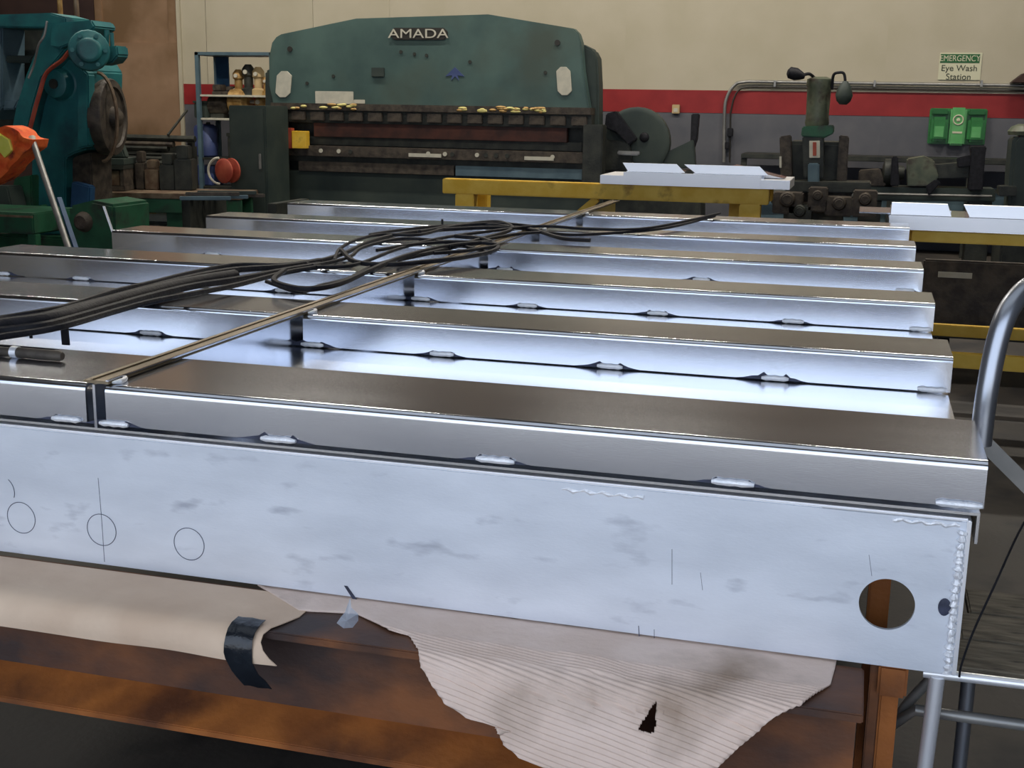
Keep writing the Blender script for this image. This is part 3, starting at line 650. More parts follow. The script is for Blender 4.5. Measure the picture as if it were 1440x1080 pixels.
for px_, w in ((600, .35), (760, .3)):
    q = at(px_, 218, PY); MB().box((q.x-w/2, PY-.056, zat(221)), (q.x+w/2, PY-.0505, zat(216))).build('worn_edge', 'label', pr)
rail(224, 232, 'dark', 'bed_ledge', .0, .12)
rail(232, 246, 'grime', 'bed_top', -.03, .15, at(420, 180, PY).x, at(640, 180, PY).x)
rail(232, 246, 'bluegrey', 'bed_top', -.031, .15, at(642, 180, PY).x, xr)
MB().box((xl, PY+.01, .05), (xr, PY+.15, zat(246))).build('bed_beam', 'press_dark', pr, bevel=.01)
MB().box((xl-.1, PY-.05, 0), (xr+.1, PY+1.3, .05)).build('base_plate', 'dark', pr)
# side indicators, labels, plate, knobs
def rrect(x0, y0, x1, y1, Y, th, m, name, parent=pr, skew=0):
    c = 6*.25; w = x1-x0; h = y1-y0; e = min(w, h)*.3
    P = [(x0+e, y0), (x1-e, y0), (x1, y0+e), (x1+skew, y1-e), (x1-e+skew, y1), (x0+e+skew, y1), (x0+skew, y1-e), (x0, y0+e)]
    return MB().prism(poly(P, Y), (0, th, 0)).build(name, m, parent, bevel=.003)
rrect(389, 100, 410, 137, PY-.012, .013, 'label', 'oval_plate', skew=-2)
rrect(782, 94, 802, 134, PY-.012, .013, 'label', 'oval_plate', skew=2)
pbox(443, 128, 497, 149, PY-.008, .009, 'label', 'notice_label'); pbox(497, 140, 513, 146, PY-.008, .009, 'label', 'notice_label')
pl_ = rrect(549, 39, 629, 56, PY-.015, .016, 'plate_dark', 'name_plate')
c = at(588, 53, PY); text('AMADA', (c.x+.005, PY-.018, c.z-.003), .125, 'label', pl_, sx=1.45)
for px_, py in ((408, 69), (784, 60)):
    q = at(px_, py, PY); MB().cyl((q.x, PY-.012, q.z), (q.x, PY, q.z), .028, n=14).build('lifting_hole', 'plate_dark', pr)
for px_, py in ((564, 73), (583, 76), (600, 78), (661, 87), (767, 102), (469, 107), (432, 117)):
    q = at(px_, py, PY); MB().cyl((q.x, PY-.008, q.z), (q.x, PY, q.z), .018, n=10).build('bolt_head', 'dark', pr)
pbox(522, 95, 540, 108, PY-.02, .021, 'press_dark', 'switch_box')
em = at(640, 106, PY)
MB().prism([(em.x-.10, PY-.006, em.z-.01), (em.x-.0, PY-.006, em.z+.08), (em.x+.10, PY-.006, em.z-.01), (em.x+.03, PY-.006, em.z-.0), (em.x+.04, PY-.006, em.z-.05), (em.x, PY-.006, em.z-.01), (em.x-.04, PY-.006, em.z-.05), (em.x-.03, PY-.006, em.z)], (0, .006, 0)).build('emblem', 'blue', pr, smooth=False)
pbox(410, 184, 430, 209, PY-.12, .1, 'yellow', 'gauge_block'); pbox(404, 180, 410, 209, PY-.10, .08, 'redpaint', 'gauge_bracket')
for k, (a_, b_) in enumerate((((378, 202), (394, 207)), ((384, 228), (392, 234)), ((388, 216), (400, 222)))): pbox(*a_, *b_, PY-.14, .02, 'label', 'control_knob')
pbox(376, 160, 398, 290, PY-.1, .2, 'grime', 'control_arm', bevel=.02)
# hydraulic box right of ram + foot
pbox(820, 175, 845, 260, PY-.08, .2, 'dark', 'control_cabinet', bevel=.01)
# cabinet to the left of the press
cb2 = thing('steel_cabinet', 'tall dark grey steel cabinet standing left of the press', 'cabinet', (at(350, 200, 11.2).x, 11.4, 0))
a = at(321, 148, 11.2); b = at(377, 290, 11.2)
MB().box((a.x, 11.2, .08), (b.x, 11.7, a.z)).build('body', 'press_dark', cb2, bevel=.01)
MB().box((a.x+.02, 11.185, .12), (b.x-.02, 11.2, a.z-.03)).build('door', 'press_dark', cb2, bevel=.006)
MB().box((b.x-.07, 11.16, .85), (b.x-.05, 11.184, 1.0)).build('handle', 'conduit', cb2, bevel=.004)
MB().box((a.x, 11.22, 0), (b.x, 11.7, .08)).build('plinth', 'dark', cb2)

# ============================================================ SHELF RACK AND ITS CONTENTS
SY = 13.6
rk = thing('shelf_rack', 'blue grey steel shelf rack holding tools beside the press', 'shelf', (at(325, 200, SY).x, SY+.25, 0))
x0, x1 = at(274, 100, SY).x, at(384, 100, SY).x; ztop = at(300, 73, SY).z
for xx in (x0, x1-.05):
    for yy in (SY, SY+.45): MB().box((xx, yy, 0), (xx+.05, yy+.05, ztop)).build('upright', 'bluegrey', rk, bevel=.004)
MB().box((x0, SY, ztop-.04), (x1, SY+.5, ztop)).build('top_shelf', 'bluegrey', rk, bevel=.004)
MB().box((x0+.05, SY+.42, at(300, 133, SY).z+.01), (x0+.22, SY+.44, ztop-.04)).build('side_panel', 'bluepaint', rk)
shz = []
for py in (133, 166, 222, 262):
    z = at(300, py, SY).z; shz.append(z)
    MB().box((x0+.02, SY+.01, z-.025), (x1-.02, SY+.49, z)).build('shelf', 'label' if py < 200 else 'dark', rk, bevel=.003)
def clutter(px, z, w, h, kind, m, lab, Y=SY+.2, cat='tool', grp='tools on the shelf rack'):
    q = at(px, 130, Y); x = q.x
    t = thing(kind, lab, cat, (x, Y, z), grp)
    if kind == 'machine_vise':
        MB().box((x-w/2, Y-.08, z), (x+w/2, Y+.08, z+h*.35)).build('base', m, t, bevel=.008)
        MB().box((x-w/2, Y-.07, z+h*.35), (x-w*.1, Y+.07, z+h)).build('fixed_jaw', m, t, bevel=.01)
        MB().box((x+w*.1, Y-.06, z+h*.35), (x+w*.35, Y+.06, z+h*.85)).build('sliding_jaw', 'grime', t, bevel=.01)
        MB().cyl((x+w*.35, Y, z+h*.55), (x+w*.62, Y, z+h*.55), .015, n=8).build('screw', 'conduit', t)
    elif kind == 'tool_holder':
        MB().lathe((x, Y, z), (0, 0, 1), [(0, w*.5), (h*.2, w*.5), (h*.25, w*.3), (h*.6, w*.3), (h*.65, w*.42), (h*.85, w*.42), (h, w*.2)], 12).build('body', m, t)
        MB().cyl((x, Y-w*.5, z+h*.75), (x, Y-w*.3, z+h*.75), w*.15, n=8).build('cap', 'label', t)
    elif kind == 'storage_box':
        MB().box((x-w/2, Y-.12, z), (x+w/2, Y+.12, z+h*.85)).build('body', m, t, bevel=.008)
        MB().box((x-w/2-.01, Y-.13, z+h*.85), (x+w/2+.01, Y+.13, z+h)).build('lid', m, t, bevel=.006)
    elif kind == 'motor':
        MB().lathe((x-w/2, Y, z+h*.55), (1, 0, 0), [(0, h*.3), (w*.1, h*.42), (w*.8, h*.42), (w, h*.25)], 16).build('housing', m, t)
        MB().box((x-w*.35, Y-.07, z), (x+w*.35, Y+.07, z+h*.2)).build('foot', 'dark', t, bevel=.005)
        MB().cyl((x+w/2, Y, z+h*.55), (x+w*.75, Y, z+h*.55), .02, n=8).build('shaft', 'conduit', t)
z1, z2, z3, z4 = shz
clutter(308, z2, .26, .28, 'motor', 'grime', 'brown grimy motor on the rack shelf under the blue panel')
clutter(338, z2, .26, .36, 'motor', 'brass', 'larger brassy motor on the rack shelf beside the press')
clutter(366, z2, .18, .26, 'tool_holder', 'brass', 'brassy spindle tool standing at the right of the rack')
clutter(336, z1, .16, .30, 'tool_holder', 'brass', 'brass coloured tool with pale cap upright on the rack')
clutter(350, z1, .18, .36, 'tool_holder', 'dark', 'dark upright tool between brassy ones on the rack')
clutter(364, z1, .17, .33, 'tool_holder', 'wood', 'pale tan upright tool on the upper rack shelf')
clutter(375, z1, .12, .22, 'tool_holder', 'brass', 'short brassy tool hard against the press on the rack')
clutter(318, z1, .30, .12, 'machine_vise', 'grime', 'low brown vise on the upper rack shelf')
clutter(288, z2, .18, .20, 'storage_box', 'press_dark', 'dark green box at the left of the rack')
clutter(342, z3, .34, .3, 'storage_box', 'dark', 'dark box on the middle rack shelf behind the cabinet')
# blue drum and blue bin
q = at(292, 216, SY+.25)
t = thing('blue_drum', 'blue plastic drum on the rack shelf above the blue bin', 'drum', (q.x, SY+.2, z3))
MB().lathe((q.x, SY+.22, z3), (0, 0, 1), [(0, .12), (.02, .14), (.16, .145), (.18, .135), (.34, .145), (.37, .13), (.39, .10), (.40, .05)], 24).build('body', 'blue', t)
MB().cyl((q.x+.05, SY+.2, z3+.395), (q.x+.05, SY+.2, z3+.42), .025, n=12).build('bung', 'dark', t)
t = thing('blue_bin', 'small blue plastic bin on the lowest visible rack shelf', 'bin', (q.x, SY+.2, z4))
MB().prism([(q.x-.14, SY+.1, z4), (q.x+.14, SY+.1, z4), (q.x+.17, SY+.1, z4+.24), (q.x-.17, SY+.1, z4+.24)], (0, .28, 0)).build('body', 'blue', t, bevel=.01)
MB().box((q.x-.155, SY+.085, z4+.1), (q.x-.10, SY+.099, z4+.19)).build('label_card', 'label', t)
# red reel
q = at(316, 240, 11.0)
t = thing('hose_reel', 'dull red reel with pale rim standing on the green bench', 'reel', (q.x, 11.0, q.z-.12))
MB().lathe((q.x-.0, 10.95, q.z), (.35, 1, 0), [(0, .095), (.015, .12), (.03, .12), (.04, .05), (.10, .05), (.11, .12), (.13, .12)], 24).build('drum', 'redpaint', t)
MB().tube([(q.x-.02+.12*math.cos(a*PI/12), 10.93, q.z+.125*math.sin(a*PI/12)) for a in range(6, 19)], .012, 8).build('rim', 'label', t)

# ============================================================ GREEN BENCH / ROLLER BED (left of press)
GY = 10.0
xa_b = at(128, 275, GY).x
gb = thing('green_bench', 'long green steel bench with worn brown top left of the press', 'bench', (-6, GY+.4, 0))
za = at(250, 278, GY).z; xa, xb = at(128, 275, GY).x, at(318, 262, GY).x
MB().box((xa, GY, za-.03), (xb, GY+.7, za+.02)).build('bench_top', 'bench_top', gb, bevel=.005)
MB().box((xa, GY+.01, za-.16), (xb, GY+.06, za-.031)).build('front_rail', 'green', gb, bevel=.005)
for px_ in (150, 232, 300): 
    q = at(px_, 290, GY); MB().box((q.x-.09, GY+.06, 0), (q.x+.09, GY+.14, za-.031)).build('leg', 'green', gb, bevel=.005)
    MB().box((q.x-.09, GY+.58, 0), (q.x+.09, GY+.66, za-.031)).build('leg', 'green', gb, bevel=.005)
MB().box((xa, GY+.15, .35), (xb, GY+.57, .38)).build('lower_shelf', 'dark', gb)
t = thing('carton', 'pale carton on the bench shelf below the worn top', 'box', (at(218, 310, GY).x, GY+.3, .38))
q0, q1 = at(197, 306, GY+.2), at(240, 330, GY+.2)
MB().box((q0.x, GY+.2, .381), (q1.x, GY+.5, max(q0.z, .55))).build('body', 'label', t, bevel=.004)
MB().box((q0.x+.1, GY+.195, .45), (q0.x+.16, GY+.199, .5)).build('label_card', 'wood', t)
# things on the green bench
BT = za+.021
def on_bench(px, dy=0): return at(px, 265, GY+.3+dy).x
x = on_bench(163)
t = thing('parts_box_stack', 'grey steel tool chest with open front slots on the green bench', 'tool chest', (x, GY+.3, BT))
MB().box((x-.34, GY+.15, BT), (x+.20, GY+.55, BT+.05)).build('base', 'grime', t, bevel=.005)
MB().box((x-.28, GY+.15, BT+.051), (x-.24, GY+.55, BT+.2)).build('side_panel', 'label', t)
MB().box((x+.16, GY+.15, BT+.051), (x+.195, GY+.55, BT+.2)).build('side_panel', 'grime', t)
MB().box((x-.10, GY+.16, BT+.051), (x+.02, GY+.5, BT+.19)).build('drawer', 'bench_top', t, bevel=.005)
MB().box((x+.03, GY+.16, BT+.051), (x+.15, GY+.5, BT+.19)).build('drawer', 'bench_top', t, bevel=.005)
MB().box((x-.30, GY+.13, BT+.2), (x+.20, GY+.55, BT+.24)).build('shelf', 'dark', t, bevel=.004)
MB().box((x-.22, GY+.15, BT+.241), (x+.20, GY+.5, BT+.30)).build('upper_tray', 'press_dark', t, bevel=.005)
x = on_bench(167)
t = thing('bench_grinder', 'grey bench drill with bent arm on top of the grey tool chest', 'machine', (x, GY+.3, BT+.301))
zb = BT+.301
MB().prism([(x-.12, GY+.25, zb), (x+.16, GY+.25, zb), (x+.12, GY+.25, zb+.12), (x+.03, GY+.25, zb+.30), (x-.07, GY+.25, zb+.34), (x-.04, GY+.25, zb+.2)], (0, .12, 0)).build('column', 'press_dark', t, bevel=.015)
MB().lathe((x-.16, GY+.31, zb+.38), (.3, 0, 1), [(0, .05), (.03, .085), (.13, .08), (.16, .04)], 14).build('head', 'dark', t)
MB().tube(smoothpath([(x-.2, GY+.3, zb+.05), (x-.24, GY+.3, zb+.08), (x-.18, GY+.3, zb+.12), (x-.06, GY+.3, zb+.10)], 5), .012, 8).build('lever', 'label', t)
for j, (px_, w, h, m_, nm, lab) in enumerate(((228, .13, .28, 'bench_top', 'timber_block', 'brown timber block upright on the green bench'), (213, .08, .36, 'grime', 'steel_post', 'grimy ridged steel post beside the timber block'), (248, .15, .34, 'dark', 'dark_casting', 'dark stepped casting on the green bench near the blue bin'), (268, .17, .42, 'dark', 'dark_casting', 'taller dark casting beside the blue drum'))):
    x = on_bench(px_, .2); t = thing(nm, lab, 'workpiece', (x, GY+.5, BT))
    MB().box((x-w/2, GY+.40, BT), (x+w/2, GY+.60, BT+h*.7)).build('body', m_, t, bevel=.01)
    MB().box((x-w*.35, GY+.42, BT+h*.7), (x+w*.3, GY+.57, BT+h)).build('upper_block', m_, t, bevel=.01)
# the bench stands askew: turn it and what stands on it about its left front corner
pv = Vector((xa_b, GY, 0)); rot = Matrix.Rotation(math.radians(14), 3, 'Z')
for o in list(COL.objects):
    if o.parent is None and o.get('label') and (o.name.startswith(('green_bench', 'carton', 'parts_box', 'bench_grinder', 'timber_block', 'steel_post', 'dark_casting'))):
        o.location = pv + rot @ (o.location-pv); o.rotation_euler.z = math.radians(14)
ss = thing('section_stack', 'low trestle with grey steel sections right of the green bench', 'steel stock', (at(320, 290, 9.4).x, 9.4, 0))
za2 = at(320, 280, 9.4).z
for k in range(5):
    a = at(262+4*k, 292-3*k, 9.4+.05*k); b = at(356+4*k, 276-2*k, 9.4+.5)
    MB().bar((a.x, 9.3+.1*k, za2+.03*(k % 2)), (b.x, 9.5+.1*k, za2+.03*(k % 2)), .05, .03).build('steel_section', ('bluegrey', 'grime', 'bluegrey', 'press_dark', 'grime')[k], ss, bevel=.004)
for xx in (-.35, .45): MB().box((ss.location.x+xx-.04, 9.32, 0), (ss.location.x+xx+.04, 9.95, za2-.016)).build('trestle_leg', 'dark', ss, bevel=.004)
# pipes and stock lying behind, dark mass in front of the tan door
t = thing('stock_rack', 'dark rack of bar stock standing before the tan door', 'rack', (at(215, 200, 12.5).x, 12.5, 0))
xa, xb = at(168, 200, 12.5).x, at(270, 200, 12.5).x; zr = at(215, 192, 12.5).z
for xx in (xa, xb-.06, (xa+xb)/2): MB().box((xx, 12.5, 0), (xx+.06, 12.56, zr)).build('upright', 'dark', t)
MB().box((xa, 12.56, .3), (xb, 12.6, zr-.1)).build('back_sheet', 'dark', t)
for k in range(9):
    z = zr-.02-.055*k+random.uniform(-.01, .01)
    MB().cyl((xa-.1+random.uniform(0, .1), 12.45, z), (xb+random.uniform(-.3, .1), 12.45, z), random.choice((.02, .028, .035)), n=8).build('steel_bar', random.choice(('dark', 'grime', 'dark')), t)
p0, p1 = at(236, 190, 12.4), at(263, 155, 12.9)
tag(MB().bar((p0.x, 12.40, p0.z), (p1.x, 12.9, p1.z), .02).build('steel_rod', 'dark'), 'thin dark rod leaning against the tan door edge', 'rod')

# ============================================================ TEAL MACHINE (left)
TY = 9.0
tm = thing('teal_punch_press', 'tall teal punch press with slanted frame and dark flywheel at far left', 'machine', (at(60, 200, TY).x, TY+.5, 0))
def P(name, pix, Y, th, m='teal', bevel=.012): return MB().prism(poly(pix, Y), (0, th, 0)).build(name, m, tm, bevel=bevel)
P('top_arm', [(-60, 22), (70, 18), (92, 24), (92, 40), (-60, 38)], TY-.1, .35)
P('frame_post', [(-12, 38), (3, 38), (3, 150), (-12, 170)], TY-.05, .3, 'bluegrey')
P('cross_arm', [(-30, 78), (48, 78), (42, 88), (-30, 88)], TY+.0, .2, 'press_dark')
P('cross_arm', [(-30, 142), (26, 140), (20, 154), (-30, 156)], TY-.02, .2, 'bluegrey')
P('slanted_strut', [(64, 32), (110, 30), (100, 60), (58, 110), (46, 150), (38, 190), (14, 190), (22, 150), (36, 105), (50, 70)], TY-.15, .28)
P('head_arm', [(70, 34), (128, 28), (134, 38), (112, 56), (84, 68), (70, 66)], TY-.22, .3)
P('main_column', [(62, 110), (84, 82), (112, 82), (124, 100), (122, 210), (104, 216), (92, 222), (92, 330), (44, 330), (44, 200), (52, 150)], TY, .5)
P('inner_column', [(108, 90), (124, 104), (124, 206), (108, 210)], TY-.06, .1)
MB().prism(poly([(-60, 38), (70, 38), (60, 220), (-60, 220)], TY+.36), (0, .1, 0)).build('back_sheet', 'dark', tm)
# drive hub with bolts
q = at(136, 72, TY-.2)
hub = MB().lathe((q.x+.08, TY-.42, q.z), (-.56, .83, 0), [(0, .06), (.02, .09), (.06, .10), (.08, .15), (.14, .16), (.16, .13), (.3, .14)], 20).build('drive_hub', 'teal', tm, bevel=.004)
for k in range(6):
    a = k*PI/3; c = Vector((q.x+.035, TY-.355, q.z)) + Vector((.83, .56, 0))*(.122*math.cos(a)) + Vector((0, 0, .122*math.sin(a)))
    MB().cyl(c+Vector((.02, -.03, 0)), c, .018, n=6).build('bolt', 'teal', hub)
P('hub_bracket', [(140, 66), (164, 64), (166, 78), (158, 88), (140, 92)], TY-.18, .16)
MB().cyl(at(150, 42, TY-.15), at(150, 62, TY-.15), .02, n=8).build('oil_cup', 'teal', tm)
MB().cyl(at(157, 46, TY-.15), at(158, 66, TY-.15), .016, n=8).build('oil_cup', 'teal', tm)
q = at(80, 118, TY-.06)
b_ = MB().lathe((q.x, TY-.10, q.z), (0, 1, 0), [(0, .09), (.01, .11), (.09, .13), (.11, .16)], 24).build('bearing_boss', 'teal', tm)
MB().cyl((q.x, TY-.112, q.z), (q.x, TY-.10, q.z), .04, n=16).build('shaft_end', 'dark', b_)
# flywheel seen nearly edge on
q = at(136, 165, TY+.1)
fwm = MB(); fwm.lathe((q.x-.06, TY+.24, q.z), (1, .22, 0), [(0, .22), (.01, .31), (.10, .32), (.12, .31), (.13, .25), (.11, .24), (.11, .09), (.16, .08), (.19, .04)], 36)
fw_ = fwm.build('flywheel', 'grime', tm)
MB().tube([(q.x+.03+.13*math.cos(a), TY+.1+.05*math.cos(a), q.z+.36*math.sin(a)) for a in [k*PI/14-PI/2 for k in range(15)]], .016, 6).build('guard_hoop', 'bench_top', tm)
MB().tube(smoothpath([at(120, 60, TY-.4), at(100, 70, TY-.4), at(88, 84, TY-.35), at(66, 102, TY-.3), at(56, 130, TY-.3), at(45, 170, TY-.3), at(40, 190, TY-.3)], 6), .017, 8).build('cable', 'redpaint', tm)
MB().tube(smoothpath([at(66, 30, TY-.3), at(62, 50, TY-.3), at(54, 64, TY-.3), at(48, 90, TY-.25), at(40, 110, TY-.25)], 6), .009, 8).build('cable', 'conduit', tm)
P('lower_frame', [(92, 222), (128, 214), (132, 330), (92, 330)], TY+.1, .3, 'grime')
P('lower_guard', [(100, 255), (126, 262), (124, 320), (96, 320)], TY+.0, .09, 'bluepaint')
bz_ = at(60, 330, TY).z
MB().box((at(-60, 300, TY).x, TY-.1, 0), (at(150, 300, TY).x, TY+.7, bz_)).build('pedestal', 'green', tm, bevel=.02)
P('foot_block', [(20, 250), (44, 246), (44, 330), (10, 330), (12, 280)], TY-.1, .2, 'green')
P('foot_block', [(-40, 262), (10, 262), (18, 298), (-40, 300)], TY-.3, .2, 'press_dark')
P('valve_block', [(44, 290), (58, 288), (62, 312), (46, 318)], TY-.22, .1, 'green')
for px_ in (82, 105):
    a = at(px_, -30, TY+.8); MB().cyl((a.x, TY+.8, at(px_, 34, TY+.8).z), (a.x, TY+.8, a.z), .022, n=8).build('hydraulic_pipe', 'brass' if px_ < 100 else 'bench_top', tm)
# green near bench at left edge
gt = thing('green_worktable', 'green worktable corner at the far left beside the deck frame', 'table', (-6.3, 8.2, 0))
q = at(46, 300, 8.0); q2 = at(46, 350, 8.0)
MB().box((-8, 8.0, q.z-.16), (q.x, 8.6, q.z)).build('table_top', 'green', gt, bevel=.01)
MB().box((q.x-.07, 8.01, 0), (q.x, 8.08, q.z-.16)).build('leg', 'green', gt, bevel=.005)
MB().box((-7.9, 8.01, 0), (-7.83, 8.08, q.z-.16)).build('leg', 'green', gt, bevel=.005)
MB().box((-8, 7.99, q.z-.035), (q.x, 7.999, q.z-.02)).build('edge_strip', 'bench_top', gt)
# green lower housing between bench and deck
gh = thing('green_gearbox', 'green gearbox housing on the floor behind the deck corner', 'machine', (at(120, 330, 8.3).x, 8.4, 0))
MB().prism(poly([(96, 290), (128, 282), (160, 288), (162, 360), (96, 360)], 8.2), (0, .5, 0)).build('housing', 'green', gh, bevel=.02)
MB().lathe(at(118, 312, 8.2)-Vector((0, .05, 0)), (0, 1, 0), [(0, .05), (.02, .07), (.049, .08)], 16).build('shaft_cover', 'grime', gh)
a = at(96, 345, 8.2); b = at(162, 345, 8.2)
MB().box((a.x-.1, 8.15, 0), (b.x+.1, 8.75, at(120, 335, 8.2).z-.25)).build('base', 'green', gh, bevel=.01)
# hi-vis bag on a pole
q = at(10, 215, 7.4)
hv = MB(); pts = [(-60, 176), (-20, 180), (8, 178), (30, 186), (46, 196), (43, 208), (28, 222), (8, 245), (-15, 262), (-60, 270)]
hv.prism(poly(pts, 7.4), (0, .18, 0))
bmesh.ops.bevel(hv.bm, geom=[e for e in hv.bm.edges if e.calc_face_angle(0) > .6], offset=.03, segments=2, affect='EDGES', clamp_overlap=True)
bmesh.ops.triangulate(hv.bm, faces=hv.bm.faces[:])
for _ in range(4):
    bmesh.ops.subdivide_edges(hv.bm, edges=[e for e in hv.bm.edges if e.calc_length() > .03], cuts=1)
    bmesh.ops.triangulate(hv.bm, faces=hv.bm.faces[:])
for v in hv.bm.verts:
    f = math.sin(v.co.x*31+v.co.z*17)*.012+math.sin(v.co.x*13-v.co.z*39)*.014
    v.co += Vector((.4*f, -abs(f), .5*f))
hvb = hv.build('safety_vest', 'orange')
tag(hvb, 'orange safety vest with lime band draped at the left edge', 'vest')
o = MB().prism(poly([(-40, 188), (-5, 186), (12, 196), (16, 212), (6, 222), (-4, 210), (-20, 202), (-40, 206)], 7.372), (0, .03, 0)).build('reflective_band', 'hiyellow', hvb, bevel=.003); o['label'] = 'lime yellow band'
a, b = at(45, 195, 7.45), at(99, 357, 7.1)
pz = thing('leaning_pole', 'pale grey pole leaning left of the deck with dark blue stripe', 'pole', (b.x, 7.1, 0))
d = (b-a)*1.75; MB().cyl(a, a+d, .021, n=14).build('shaft', 'conduit', pz)
MB().bar(a+d*.3+Vector((.035, .03, 0)), a+d*.9+Vector((.035, .03, 0)), .03, .02).build('blue_edge', 'bluepaint', pz)
MB().cyl(a-(b-a)*.01, a+(b-a)*.03, .026, n=14).build('end_cap', 'label', pz)

# ============================================================ MILLING MACHINE
MY = 11.5
ml = thing('milling_machine', 'green grey vertical milling machine with motor head against the striped wall', 'milling machine', (at(1155, 280, MY).x, MY+.4, 0))
def Q(name, pix, Y, th, m='dark', bevel=.01, par=ml): return MB().prism(poly(pix, Y), (0, th, 0)).build(name, m, par, bevel=bevel)
M['mill'] = mat('mill_green_paint', srgb(70, 78, 64), srgb(100, 104, 84), rough=.5, scale=8, c3=srgb(60, 52, 44), s3=10, l3=.5, h3=.66)
q = at(1150, 150, MY); 
zt_, zb_ = at(1151, 108, MY).z, at(1151, 178, MY).z; r_ = (at(1168, 140, MY).x-at(1134, 140, MY).x)/2; cx = at(1151, 140, MY).x
MB().lathe((cx, MY, zb_), (0, 0, 1), [(0, r_*.9), (.03, r_*1.02), (.08, r_*.95), (zt_-zb_-.10, r_), (zt_-zb_-.06, r_*1.1), (zt_-zb_-.02, r_*1.05), (zt_-zb_, r_*.6)], 24).build('motor', 'mill', ml)
Q('head', [(1128, 178), (1172, 176), (1172, 188), (1160, 194), (1126, 192)], MY-.14, .3, 'green')
Q('quill_housing', [(1128, 192), (1158, 192), (1158, 250), (1130, 250)], MY-.13, .2, 'dark')
Q('scale_plate', [(1138, 198), (1153, 198), (1153, 222), (1138, 222)], MY-.15, .018, 'label', .003)
Q('scale_slot', [(1143, 200), (1148, 200), (1148, 219), (1143, 219)], MY-.156, .006, 'redpaint', .001)
Q('spindle_block', [(1136, 230), (1152, 230), (1152, 262), (1136, 262)], MY-.2, .08, 'bluegrey')
Q('side_slide', [(1096, 192), (1112, 190), (1114, 262), (1098, 262)], MY+.0, .15, 'grime')
Q('side_slide', [(1180, 190), (1194, 192), (1190, 262), (1176, 262)], MY+.0, .15, 'grime')
Q('lever_bar', [(1096, 220), (1099, 220), (1099, 236), (1096, 236)], MY-.05, .02, 'label', .001)
MB().box((cx-.25, MY+.16, 0), (cx+.25, MY+.75, at(1150, 200, MY).z)).build('column', 'dark', ml, bevel=.03)
Q('work_table', [(1085, 255), (1225, 257), (1225, 272), (1085, 270)], MY-.25, .4, 'dark')
Q('saddle', [(1105, 268), (1200, 268), (1196, 300), (1108, 300)], MY-.18, .3, 'grime')
Q('knee', [(1120, 295), (1185, 295), (1185, 360), (1120, 360)], MY-.15, .3, 'dark')
MB().box((cx-.4, MY-.3, 0), (cx+.4, MY+.8, .15)).build('base', 'dark', ml, bevel=.02)
for px_, py, r in ((1095, 278, .08), (1210, 282, .09)):
    c = at(px_, py, MY-.3)
    MB().lathe(c, (0, 1, 0), [(0, r*.3), (.02, r*.9), (.03, r), (.045, r), (.05, r*.3)], 18).build('hand_wheel', 'dark', ml)
# lamp bulbs on arms
lb = MB().lathe(at(1107, 101, MY-.1), at(1129, 107, MY-.1)-at(1107, 101, MY-.1), [(0, .02), (.02, .05), (.08, .055), (.13, .035), (.16, .02)], 16).build('left_lamp', 'black', ml)
MB().tube(smoothpath([at(1128, 106, MY-.1), at(1138, 104, MY-.08), at(1146, 110, MY)], 5), .014, 8).build('lamp_arm', 'black', ml)
MB().tube(smoothpath([at(1170, 125, MY-.05), at(1172, 106, MY-.08), at(1180, 102, MY-.1), at(1187, 104, MY-.1), at(1189, 118, MY-.1)], 5), .013, 8).build('lamp_arm', 'black', ml)
MB().lathe(at(1189, 114, MY-.1), at(1186, 143, MY-.1)-at(1189, 114, MY-.1), [(0, .02), (.04, .05), (.12, .075), (.17, .06), (.2, .03)], 16).build('right_lamp', 'press_dark', ml)
# swarf and castings clutter round the mill table
for k, (px_, py, w, h) in enumerate(((1108, 285, .25, .18), (1150, 280, .16, .2), (1180, 290, .22, .16), (1216, 286, .2, .22), (1125, 300, .2, .15))):
    c = at(px_, py, MY-.45)
    MB().box((c.x-w/2, MY-.55, c.z-h/2), (c.x+w/2, MY-.3, c.z+h/2)).lathe((c.x, MY-.6, c.z+h*.2), (0, 1, 0), [(0, w*.2), (.04, w*.28), (.05, w*.28)], 12).build('gear_box', random.choice(('dark', 'grime')), ml, bevel=.012)

# ============================================================ LATHE
LY = 12.2
lt = thing('lathe', 'long dark engine lathe standing along the wall under the eye wash', 'lathe', (at(1290, 260, LY).x, LY+.2, 0))
def Q2(name, pix, Y, th, m='dark', bevel=.01): return MB().prism(poly(pix, Y), (0, th, 0)).build(name, m, lt, bevel=bevel)
Q2('bed', [(1200, 262), (1400, 266), (1400, 284), (1200, 282)], LY, .35, 'press_dark')
Q2('headstock', [(1276, 224), (1300, 220), (1314, 226), (1320, 248), (1312, 262), (1276, 262)], LY-.02, .3, 'mill')
Q2('headstock_box', [(1314, 232), (1366, 228), (1366, 250), (1314, 252)], LY+.02, .25, 'dark')
MB().lathe(at(1256, 243, LY+.1)-Vector((.10, 0, 0)), (1, 0, 0), [(0, .06), (.02, .13), (.10, .13), (.12, .08), (.2, .06)], 20).build('chuck', 'dark', lt)
Q2('tool_post', [(1254, 220), (1263, 220), (1265, 262), (1252, 262)], LY-.1, .08, 'black')
Q2('tailstock', [(1208, 240), (1238, 238), (1246, 262), (1206, 262)], LY, .22, 'grime')
Q2('end_column', [(1364, 206), (1388, 206), (1386, 216), (1382, 268), (1362, 268), (1366, 216)], LY-.1, .2, 'black')
Q2('gear_cover', [(1345, 222), (1366, 218), (1366, 234), (1347, 236)], LY-.06, .06, 'black')
for px_ in (1224, 1380): 
    a = at(px_-16, 282, LY); b = at(px_+16, 282, LY); MB().box((a.x, LY+.02, 0), (b.x, LY+.33, a.z)).build('pedestal', 'dark', lt, bevel=.01)
